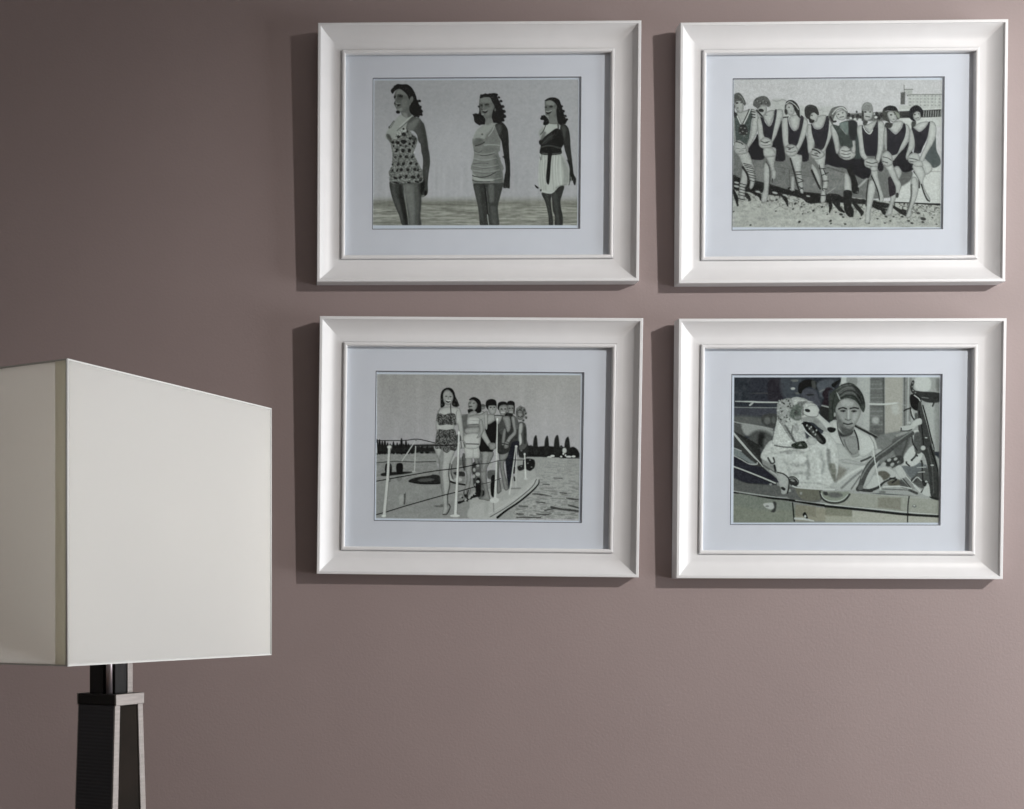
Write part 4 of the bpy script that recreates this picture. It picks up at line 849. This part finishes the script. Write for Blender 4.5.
# ---------------------------------------------------------------- materials
def lin(v):
    v = v/255.0
    return v/12.92 if v <= .04045 else ((v+.055)/1.055)**2.4
def rgb(r, g, b): return (lin(r), lin(g), lin(b), 1)
def mat(name, col, rough=.5, metal=0, spec=.5):
    m = bpy.data.materials.new(name); m.use_nodes = True
    b = m.node_tree.nodes['Principled BSDF']
    b.inputs['Base Color'].default_value = col; b.inputs['Roughness'].default_value = rough
    b.inputs['Metallic'].default_value = metal; b.inputs['Specular IOR Level'].default_value = spec
    return m
def N(m, t, **k):
    n = m.node_tree.nodes.new(t)
    for a, v in k.items(): setattr(n, a, v)
    return n
def link(m, a, b): m.node_tree.links.new(a, b)
def P(m): return m.node_tree.nodes['Principled BSDF']
def mottle(m, c1, c2, scale, detail=4, stretch=None, bump=0, bscale=None, dist=.001):
    tc = N(m, 'ShaderNodeTexCoord'); mp = N(m, 'ShaderNodeMapping'); link(m, tc.outputs['Object'], mp.inputs[0])
    if stretch: mp.inputs['Scale'].default_value = stretch
    n = N(m, 'ShaderNodeTexNoise'); n.inputs['Scale'].default_value = scale; n.inputs['Detail'].default_value = detail
    link(m, mp.outputs[0], n.inputs['Vector'])
    r = N(m, 'ShaderNodeValToRGB'); r.color_ramp.elements[0].color = c1; r.color_ramp.elements[1].color = c2
    r.color_ramp.elements[0].position = .3; r.color_ramp.elements[1].position = .7
    link(m, n.outputs[0], r.inputs[0]); link(m, r.outputs[0], P(m).inputs['Base Color'])
    if bump:
        n2 = N(m, 'ShaderNodeTexNoise'); n2.inputs['Scale'].default_value = bscale or scale; n2.inputs['Detail'].default_value = 6
        link(m, mp.outputs[0], n2.inputs['Vector'])
        b = N(m, 'ShaderNodeBump'); b.inputs['Strength'].default_value = bump; b.inputs['Distance'].default_value = dist
        link(m, n2.outputs[0], b.inputs['Height']); link(m, b.outputs[0], P(m).inputs['Normal'])
    return m
M_wall = mottle(mat('wall_paint', (0, 0, 0, 1), .55, 0, .5), WALLA, WALLB, 5, 5, None, .25, 260, .0008)
M_frame = mottle(mat('white_lacquer', (0, 0, 0, 1), .42, 0, .4), (.70, .70, .71, 1), (.725, .725, .735, 1), 30, 4, (1, 1, 1), .06, 160, .0004)
M_mat = mottle(mat('mount_board', (0, 0, 0, 1), .9, 0, .1), (.695, .705, .775, 1), (.715, .725, .795, 1), 40, 4)
M_core = mat('mount_core', (.80, .80, .80, 1), .9)
M_line = mat('ruled_line', (.06, .06, .075, 1), .8)
M_board = mottle(mat('backing_board', (0, 0, 0, 1), .9), (.25, .18, .11, 1), (.3, .22, .14, 1), 60)
def print_mat():
    m = mat('silver_print', (1, 1, 1, 1), .7, 0, .06)
    a = N(m, 'ShaderNodeAttribute'); a.attribute_name = 'tone'
    link(m, a.outputs['Color'], P(m).inputs['Base Color']); return m
M_print = print_mat()
def glass_mat():
    m = bpy.data.materials.new('picture_glass'); m.use_nodes = True; nt = m.node_tree; nt.nodes.clear()
    o = N(m, 'ShaderNodeOutputMaterial'); t = N(m, 'ShaderNodeBsdfTransparent'); g = N(m, 'ShaderNodeBsdfGlossy'); g.inputs['Roughness'].default_value = .01
    t.inputs['Color'].default_value = (.97, .985, .985, 1)
    f = N(m, 'ShaderNodeFresnel'); f.inputs['IOR'].default_value = 1.5
    ge = N(m, 'ShaderNodeNewGeometry'); s = N(m, 'ShaderNodeMath', operation='SUBTRACT'); s.inputs[0].default_value = 1; link(m, ge.outputs['Backfacing'], s.inputs[1])
    mu = N(m, 'ShaderNodeMath', operation='MULTIPLY'); link(m, f.outputs[0], mu.inputs[0]); link(m, s.outputs[0], mu.inputs[1])
    x = N(m, 'ShaderNodeMixShader'); link(m, mu.outputs[0], x.inputs[0]); link(m, t.outputs[0], x.inputs[1]); link(m, g.outputs[0], x.inputs[2]); link(m, x.outputs[0], o.inputs[0])
    return m
M_glass = glass_mat()
def cloth(name, col, tr, tc_=(.99, .972, .94, 1)):
    m = mat(name, col, .9, 0, .15); nt = m.node_tree
    tc = N(m, 'ShaderNodeTexCoord'); w = N(m, 'ShaderNodeTexNoise'); w.inputs['Scale'].default_value = 900
    link(m, tc.outputs['Object'], w.inputs['Vector'])
    b = N(m, 'ShaderNodeBump'); b.inputs['Strength'].default_value = .15; b.inputs['Distance'].default_value = .0005
    link(m, w.outputs[0], b.inputs['Height']); link(m, b.outputs[0], P(m).inputs['Normal'])
    t = N(m, 'ShaderNodeBsdfTranslucent'); t.inputs['Color'].default_value = tc_
    x = N(m, 'ShaderNodeMixShader'); x.inputs[0].default_value = tr
    o = nt.nodes['Material Output']; link(m, P(m).outputs[0], x.inputs[1]); link(m, t.outputs[0], x.inputs[2]); link(m, x.outputs[0], o.inputs[0])
    return m
M_shade = cloth('shade_fabric', (.88, .88, .868, 1), .70)
M_hem = cloth('shade_hem', (.82, .81, .74, 1), .70, (.95, .94, .86, 1))
M_edge = mat('shade_piping', (.56, .555, .535, 1), .9, 0, .1)
def wood():
    m = mat('black_ribbed_wood', (.016, .015, .020, 1), .42, 0, .5)
    tc = N(m, 'ShaderNodeTexCoord'); w = N(m, 'ShaderNodeTexWave', wave_type='BANDS', bands_direction='Z'); w.inputs['Scale'].default_value = 95; w.inputs['Distortion'].default_value = .15
    link(m, tc.outputs['Object'], w.inputs['Vector'])
    b = N(m, 'ShaderNodeBump'); b.inputs['Strength'].default_value = .25; b.inputs['Distance'].default_value = .0006
    link(m, w.outputs['Fac'], b.inputs['Height']); link(m, b.outputs[0], P(m).inputs['Normal'])
    return m
M_wood = wood()
M_dark = mat('black_lacquer', (.010, .009, .009, 1), .55, 0, .2)
M_inner = mottle(mat('dark_brown_panel', (0, 0, 0, 1), .8, 0, .1), (.010, .008, .006, 1), (.018, .013, .010, 1), 20)
M_steel = mottle(mat('brushed_nickel', (0, 0, 0, 1), .42, .75), (.21, .188, .176, 1), (.27, .243, .228, 1), 40, 4, (1, 1, 12), .1, 300, .0003)
M_chrome = mat('polished_rod', (.42, .37, .39, 1), .38, .7)
M_floor = mottle(mat('oak_floor', (0, 0, 0, 1), .5), (.20, .13, .08, 1), (.28, .19, .12, 1), 4, 6, (1, 8, 1))
M_ceil = mottle(mat('ceiling_paint', (0, 0, 0, 1), .9), (.74, .73, .71, 1), (.77, .76, .74, 1), 6)
M_bulb = mat('bulb_glass', (.85, .85, .82, 1), .3)
# ---------------------------------------------------------------- mesh helpers
def mesh(name, verts, faces, m, parent=None, smooth=False):
    me = bpy.data.meshes.new(name); me.from_pydata([tuple(v) for v in verts], [], faces); me.update()
    bm = bmesh.new(); bm.from_mesh(me); bmesh.ops.recalc_face_normals(bm, faces=bm.faces); bm.to_mesh(me); bm.free()
    if smooth:
        for p in me.polygons: p.use_smooth = True
    for x in (m if isinstance(m, (list, tuple)) else [m]): me.materials.append(x)
    o = bpy.data.objects.new(name, me); C.objects.link(o)
    if parent: o.parent = parent
    return o
def loft(name, loops, m, parent=None, caps=True, closed=False, smooth=False):
    """joins equal loops of points; closed = last loop joins the first"""
    n = len(loops[0]); V = [p for l in loops for p in l]; F = []
    k = len(loops)
    for i in range(k if closed else k-1):
        a, b = i*n, ((i+1) % k)*n
        for j in range(n): F.append((a+j, a+(j+1) % n, b+(j+1) % n, b+j))
    if caps and not closed: F += [tuple(range(n)), tuple(range((k-1)*n, k*n))]
    return mesh(name, V, F, m, parent, smooth)
def bevel(o, w, seg=2):
    b = o.modifiers.new('bevel', 'BEVEL'); b.width = w; b.segments = seg; b.limit_method = 'ANGLE'; b.angle_limit = math.radians(40)
    return o
def block(name, x0, x1, y0, y1, z0, z1, m, parent=None, bw=0):
    o = loft(name, [[(x0, y0, z), (x1, y0, z), (x1, y1, z), (x0, y1, z)] for z in (z0, z1)], m, parent)
    return bevel(o, bw) if bw else o
def struct(o):
    o['kind'] = 'structure'; return o
def ring(name, W, H, prof, m, parent, off=(0, 0)):
    """mitred moulding: prof = (inset from the outer edge, height off the back) running round the section; local x right, z up, front towards -y"""
    loops = []
    for s, h in prof:
        x, z = W/2-s, H/2-s
        loops.append([(off[0]-x, -h, H/2+off[1]-z), (off[0]+x, -h, H/2+off[1]-z), (off[0]+x, -h, H/2+off[1]+z), (off[0]-x, -h, H/2+off[1]+z)])
    return loft(name, loops, m, parent, closed=True)
def tube(name, pts, r, m, parent=None, n=16):
    loops = []
    for i, p in enumerate(pts):
        p = Vector(p); d = (Vector(pts[min(i+1, len(pts)-1)])-Vector(pts[max(i-1, 0)])).normalized()
        a = d.orthogonal().normalized(); b = d.cross(a)
        rr = r[i] if isinstance(r, (list, tuple)) else r
        loops.append([p+a*rr*math.cos(2*math.pi*k/n)+b*rr*math.sin(2*math.pi*k/n) for k in range(n)])
    return loft(name, loops, m, parent, smooth=True)
# ---------------------------------------------------------------- the room
CAMH, D = 1.35, 2.0
TH = math.radians(1.5)
struct(block('wall_front', -2.6, 3.45, 0, .12, 0, 2.62, M_wall))
struct(block('floor', -2.6, 3.45, -4.2, .12, -.1, 0, M_floor))
struct(block('ceiling', -2.6, 3.45, -4.2, .12, 2.62, 2.72, M_ceil))
wr = mesh('wall_right', [(x, y, z) for x in (3.30, 3.45) for y, z in ((-4.2, 0), (0, 0), (0, 2.62), (-4.2, 2.62), (WY0, WZ0), (WY1, WZ0), (WY1, WZ1), (WY0, WZ1))],
    [f for k in (0, 8) for f in ((k, k+1, k+5, k+4), (k+1, k+2, k+6, k+5), (k+2, k+3, k+7, k+6), (k+3, k, k+4, k+7))] + [(4, 5, 13, 12), (5, 6, 14, 13), (6, 7, 15, 14), (7, 4, 12, 15)], M_ceil)
struct(wr)
win = bpy.data.objects.new('added_window_1', None); C.objects.link(win); win.location = (3.34, (WY0+WY1)/2, WZ0); struct(win)  # unseen window, added as a setting for the fill light from the right
wy, wz = (WY1-WY0)/2, WZ1-WZ0
for nm, q in (('added_window_frame', (-wy, wy, 0, .05)), ('added_window_frame', (-wy, wy, wz-.05, wz)), ('added_window_frame', (-wy, -wy+.05, .05, wz-.05)), ('added_window_frame', (wy-.05, wy, .05, wz-.05)), ('added_window_mullion', (-.025, .025, .05, wz-.05))):
    block(nm, 0, .06, q[0], q[1], q[2], q[3], M_frame, win, .003)
struct(block('baseboard_front', -2.6, 3.3, -.015, 0, 0, .09, M_frame, None, .003))
# ---------------------------------------------------------------- pictures
FW, FH = .4730, .3795
def section():
    q = [(0, 0), (0, .0234), (.0006, .0240), (.0040, .0240), (.0045, .0237), (.0048, .0226), (.0054, .0222)]
    for i in range(17):
        t = i/16
        q.append((.0056+.0215*t, .0220-.0104*(2*t-t*t)))
    q += [(.0348, .0113), (.0350, .0103), (.0358, .0103), (.0360, .0136)]
    for i in range(1, 8):
        t = i/8*math.pi
        q.append((.0385-.0025*math.cos(t), .0136+.0012*math.sin(t)))
    q += [(.0412, .0134), (.0415, .0128), (.0415, .0066), (.0380, .0066), (.0380, 0)]
    return q
def picture(cx, cz, roll, rect, quad, painter, label, sub, gain):
    """rect = print opening (x0, x1, z0, z1) in the picture's own metres; quad = the same corners in the painter's sheet units"""
    r = bpy.data.objects.new('framed_picture', None); C.objects.link(r)
    r['label'] = label; r['category'] = 'picture'; r['group'] = 'white framed photographs hung in two rows'
    lean = math.radians(1.2)
    r.matrix_world = Matrix.Translation((cx-.0007, -FH/2*math.sin(lean)-.0001, CAMH+cz)) @ Matrix.Rotation(math.radians(-roll), 4, 'Y') @ Matrix.Rotation(lean, 4, 'X') @ Matrix.Translation((0, 0, -FH/2))
    ring('frame', FW, FH, section(), M_frame, r)
    x0, x1, z0, z1 = rect
    zc = FH/2
    # mount board with a bevelled window
    W, H = FW-.078, FH-.078
    o = [(-W/2, zc-H/2), (W/2, zc-H/2), (W/2, zc+H/2), (-W/2, zc+H/2)]
    i1 = [(x0-.0003, z0-.0003), (x1+.0003, z0-.0003), (x1+.0003, z1+.0003), (x0-.0003, z1+.0003)]
    i2 = [(x0, z0), (x1, z0), (x1, z1), (x0, z1)]
    L = [[(a, -y, b) for a, b in q] for q, y in ((o, .0050), (o, .0064), (i1, .0064), (i2, .0050))]
    loft('mount', L, M_mat, r, closed=True)
    # ruled dark line round the window
    t = .00095
    q0 = [(x0-t-.0003, z0-t-.0003), (x1+t+.0003, z0-t-.0003), (x1+t+.0003, z1+t+.0003), (x0-t-.0003, z1+t+.0003)]
    L = [[(a, -y, b) for a, b in q] for q, y in ((q0, .00635), (q0, .00652), (i1, .00652), (i1, .00635))]
    loft('ruled_border', L, M_line, r, closed=True)
    # print: a sheet whose tones are carried by its own fine grid of vertices
    nx, ny = 440, 318
    u, v = np.meshgrid(np.linspace(0, 1, nx), np.linspace(0, 1, ny))
    q = np.array(quad, float)
    S = q[0]*((1-u)*(1-v))[..., None]+q[1]*(u*(1-v))[..., None]+q[2]*(u*v)[..., None]+q[3]*((1-u)*v)[..., None]
    pr = Print(S[..., 0], S[..., 1]); painter(pr); pr.C = 118+(pr.C-118)*1.10
    c = np.clip(pr.C, 8, 238)/255; c = np.where(c <= .04045, c/12.92, ((c+.055)/1.055)**2.4); c = np.maximum(c-VEIL, .0015)*gain
    me = bpy.data.meshes.new('photographic_print'); n = nx*ny
    me.vertices.add(n+4)
    co = np.zeros((n+4, 3), np.float32)
    co[:n, 0] = (x0+(x1-x0)*u).ravel(); co[:n, 1] = -.0046; co[:n, 2] = (z1-(z1-z0)*v).ravel()
    co[n:] = [(x0, -.0044, z1), (x1, -.0044, z1), (x1, -.0044, z0), (x0, -.0044, z0)]
    me.vertices.foreach_set('co', co.ravel())
    i, j = np.meshgrid(np.arange(nx-1), np.arange(ny-1)); a = (j*nx+i).ravel()
    F = np.stack([a, a+nx, a+nx+1, a+1], 1)
    F = np.vstack([F, [[n, n+1, n+2, n+3]]]).astype(np.int32)
    me.loops.add(F.size); me.polygons.add(len(F))
    me.loops.foreach_set('vertex_index', F.ravel()); me.polygons.foreach_set('loop_start', np.arange(len(F), dtype=np.int32)*4); me.polygons.foreach_set('loop_total', np.full(len(F), 4, np.int32))
    me.update(); me.validate()
    at = me.color_attributes.new('tone', 'FLOAT_COLOR', 'POINT')
    full = np.ones((n+4, 4), np.float32); full[:n, :3] = np.clip(c, 0, .9).reshape(-1, 3)
    at.data.foreach_set('color', full.ravel())
    me.materials.append(M_print)
    po = bpy.data.objects.new('photographic_print', me); C.objects.link(po); po.parent = r; po['label'] = sub
    # glass and back
    block('glass_pane', -FW/2+.039, FW/2-.039, -.0085, -.0067, .039, FH-.039, M_glass, r)
    block('backing_board', -FW/2+.0385, FW/2-.0385, -.0042, -.0012, .0385, FH-.0385, M_board, r)
    return r
picture(.2630, .6733, -.22, (-.1533, .1523, .0823, .3037), [(373.3, 78.3), (580.3, 78.0), (580.3, 227.9), (374.2, 228.6)], paint_three,
        'white framed black-and-white photo of three women standing in swimsuits on a beach', 'print of three women standing side by side in swimsuits', GAIN[0])
picture(.7931, .6683, -.04, (-.1530, .1531, .0823, .3029), [(733, 80), (943, 77.3), (943.2, 228.4), (733.6, 230)], paint_eight,
        'white framed black-and-white photo of eight bathers in caps sitting in a row', 'print of a row of bathers clasping their knees', GAIN[1])
picture(.2641, .2394, -.70, (-.1508, .1546, .0812, .3013), [(377, 371.4), (583.6, 373.7), (581.6, 522.4), (375.3, 519.8)], paint_boat,
        'white framed black-and-white photo of women lined up on the deck of a boat', 'print of women lined up along a boat rail', GAIN[2])
picture(.7902, .2345, -.22, (-.1522, .1526, .0803, .3001), [(732.2, 375), (941.2, 375), (940.2, 524.6), (731.5, 524.2)], paint_car,
        'white framed black-and-white photo of a woman and a long-nosed dog in an open car', 'print of a dog and a woman at a steering wheel', GAIN[3])

# ---------------------------------------------------------------- lamp
ZN = 1.10
cam = Vector((0, -D, CAMH)); R_ = Vector((math.cos(TH), math.sin(TH), 0)); A_ = Vector((-math.sin(TH), math.cos(TH), 0))
ctr = cam + R_*(-.1345*ZN) + A_*(1.1633*ZN)
U_ = R_*.527 + A_*.850
lamp = bpy.data.objects.new('floor_lamp', None); C.objects.link(lamp)
lamp.location = (ctr.x, ctr.y, 0); lamp.rotation_euler = (0, 0, math.atan2(U_.y, U_.x))
lamp['label'] = 'floor lamp with rectangular off-white fabric shade on a slim black and brushed-metal stand'; lamp['category'] = 'lamp'
# local axes: x along the broad side of the shade facing the right of the view, y along its narrow side
a, b = .2918*ZN/2, .149*ZN/2
zb, zt = CAMH-.0427*ZN, CAMH+.1873*ZN
def rect(x, y, z, cx=0, cy=0): return [(cx-x, cy-y, z), (cx+x, cy-y, z), (cx+x, cy+y, z), (cx-x, cy+y, z)]
t = .0016
L = [rect(a, b, zb), rect(a, b, zt), rect(a-t, b-t, zt), rect(a-t, b-t, zb)]
sh = bevel(loft('lamp_shade', L, M_shade, lamp, closed=True), .0009, 2)
e = .0004
loft('top_trim', [rect(a+.0004, b+.0004, zt-.0012), rect(a+.0004, b+.0004, zt+e), rect(a-t-.0006, b-t-.0006, zt+e), rect(a-t-.0006, b-t-.0006, zt-.0012)], M_edge, sh, closed=True)
loft('bottom_trim', [rect(a+.0004, b+.0004, zb-e), rect(a+.0004, b+.0004, zb+.0012), rect(a-t-.0006, b-t-.0006, zb+.0012), rect(a-t-.0006, b-t-.0006, zb-e)], M_edge, sh, closed=True)
for sx in (-1, 1):
    for sy in (-1, 1):
        tube('corner_piping', [(sx*(a-.0004), sy*(b-.0004), zb), (sx*(a-.0004), sy*(b-.0004), zt)], .0012, M_edge, sh, 10)
# fabric turned over the wire at each end of the narrow sides
for sx in (-1, 1):
    for sy in (-1, 1):
        x0, x1 = sorted((sx*(a+.0005), sx*(a-.0003))); y0, y1 = sorted((sy*(b-.0012), sy*(b-.0125)))
        block('seam_fold', x0, x1, y0, y1, zb+.001, zt-.001, M_hem, sh)
# fitting inside the shade
tube('shade_carrier', [(-a+.002, 0, zt-.012), (a-.002, 0, zt-.012)], .002, M_steel, lamp, 10)
tube('shade_carrier', [(0, -b+.002, zt-.012), (0, b-.002, zt-.012)], .002, M_steel, lamp, 10)
ZC = CAMH-.0672*1.155-.0027          # top of the cap
tube('socket', [(0, 0, ZC+.06), (0, 0, ZC+.062), (0, 0, ZC+.105)], [.012, .017, .017], M_dark, lamp)
tube('bulb', [(0, 0, ZC+.104), (0, 0, ZC+.115), (0, 0, ZC+.135), (0, 0, ZC+.155), (0, 0, ZC+.172), (0, 0, ZC+.178)], [.012, .014, .026, .030, .020, .004], M_bulb, lamp)
tube('harp_rod', [(0, 0, ZC+.17), (0, 0, zt-.010)], .0025, M_steel, lamp, 10)
# neck: black block with its near corner cut away for a bright rod, nickel strip at the far edge
na, nb, cx_, cy_ = .0146, .0136, .0045, .0111
foot = [(-na, -nb+cy_), (-na+cx_, -nb+cy_), (-na+cx_, -nb), (na, -nb), (na, nb), (-na, nb)]
nk = loft('neck', [[(x, y, z) for x, y in foot] for z in (ZC-.002, ZC+.062)], M_dark, lamp)
tube('neck_rod', [(-na+.0012, -nb+.0046, ZC), (-na+.0012, -nb+.0046, ZC+.06)], .0031, M_chrome, nk, 16)
block('neck_strip', na-.0068, na+.0010, -nb-.0010, -nb+.001, ZC, ZC+.06, M_steel, nk)
# cap
ca, cb = .0219, .0226
cp = block('cap', -ca, ca, -cb, cb, ZC-.0103, ZC, M_dark, lamp, .0012)
for s in (-1, 1):
    y0, y1 = sorted((s*(cb-.0006), s*(cb+.0012)))
    block('cap_plate', -ca+.0002, ca, y0, y1, ZC-.0106, ZC+.0002, M_steel, cp, .0004)
# tapering column
Z1 = ZC-.0103
def half(z):
    d = Z1-z
    return .0216+.0439*d, .0224+.0037*d
def colrect(z, ix, iy, cx=0):
    x, y = half(z); return rect(x-ix, y-iy, z)
zs = [.03, .4, .8, Z1]
col = loft('column', [colrect(z, .0004, .0016) for z in zs], M_inner, lamp)
for s in (-1, 1):
    # ribbed broad panels that close the column on its two narrow-side faces
    V = []
    for z in zs:
        x, y = half(z); V.append([(s*(x-.0015), -y+.0012, z), (s*(x+.0002), -y+.0012, z), (s*(x+.0002), y-.0012, z), (s*(x-.0015), y-.0012, z)])
    bevel(loft('ribbed_panel', V, M_wood, lamp), .0004, 1)
    for s2 in (-1, 1):
        V = []
        for z in zs:
            x, y = half(z); w = .0080+.006*(Z1-z)
            xa, xb = sorted((s2*x, s2*(x-w))); ya, yb = sorted((s*y, s*(y-.006)))
            V.append([(xa, ya, z), (xb, ya, z), (xb, yb, z), (xa, yb, z)])
        bevel(loft('metal_edge', V, M_steel, lamp), .0004, 1)
bevel(loft('foot_plate', [rect(.11, .075, 0), rect(.11, .075, .022), rect(.100, .066, .030)], M_steel, lamp), .002, 2)
# ---------------------------------------------------------------- light
def spot(name, loc, tgt, watt, size, blend, rad, col):
    l = bpy.data.lights.new(name, 'SPOT'); l.energy = watt; l.spot_size = math.radians(size); l.spot_blend = blend; l.shadow_soft_size = rad; l.color = col
    o = bpy.data.objects.new(name, l); C.objects.link(o); o.location = loc
    o.rotation_euler = (Vector(tgt)-Vector(loc)).to_track_quat('-Z', 'Y').to_euler(); return o
spot('ceiling_spotlight', (2.45, -1.90, CAMH+1.19), SPT, KEY, SPS, SPB, .035, (1, .97, .94))
spot('shade_fill_spot', (2.05, -2.05, CAMH+1.19), (-.05, -.78, CAMH+.07), KEY2, 17, .9, .035, (.95, .975, 1))  # extra spot, added only to brighten the lamp shade
al = bpy.data.lights.new('right_fill_light', 'AREA'); al.shape = 'RECTANGLE'; al.size = WY1-WY0-.1; al.size_y = WZ1-WZ0-.1; al.energy = RIGHT_FILL; al.color = (.93, .97, 1)  # added fill in the opening, brightens the picture wall towards the right
ao = bpy.data.objects.new('right_fill_light', al); C.objects.link(ao); ao.location = (3.42, (WY0+WY1)/2, (WZ0+WZ1)/2)
ao.rotation_euler = Vector((-1, 0, 0)).to_track_quat('-Z', 'Z').to_euler()
w = bpy.data.worlds.new('room_light'); sc.world = w; w.use_nodes = True
w.node_tree.nodes['Background'].inputs[0].default_value = (1.0, .945, .91, 1); w.node_tree.nodes['Background'].inputs[1].default_value = AMB
# ---------------------------------------------------------------- camera
cd = bpy.data.cameras.new('camera'); co = bpy.data.objects.new('camera', cd); C.objects.link(co)
co.location = cam; co.rotation_euler = (math.pi/2, 0, TH)
cd.sensor_width = 36; cd.lens = 1335.4/1024*36; cd.shift_x = (512-265)/1024; cd.shift_y = (609-404.5)/1024; cd.clip_start = .05
sc.camera = co
sc.view_settings.view_transform = 'Standard'; sc.view_settings.look = 'None'; sc.view_settings.gamma = 1; sc.view_settings.exposure = 0; sc.view_settings.use_curve_mapping = False
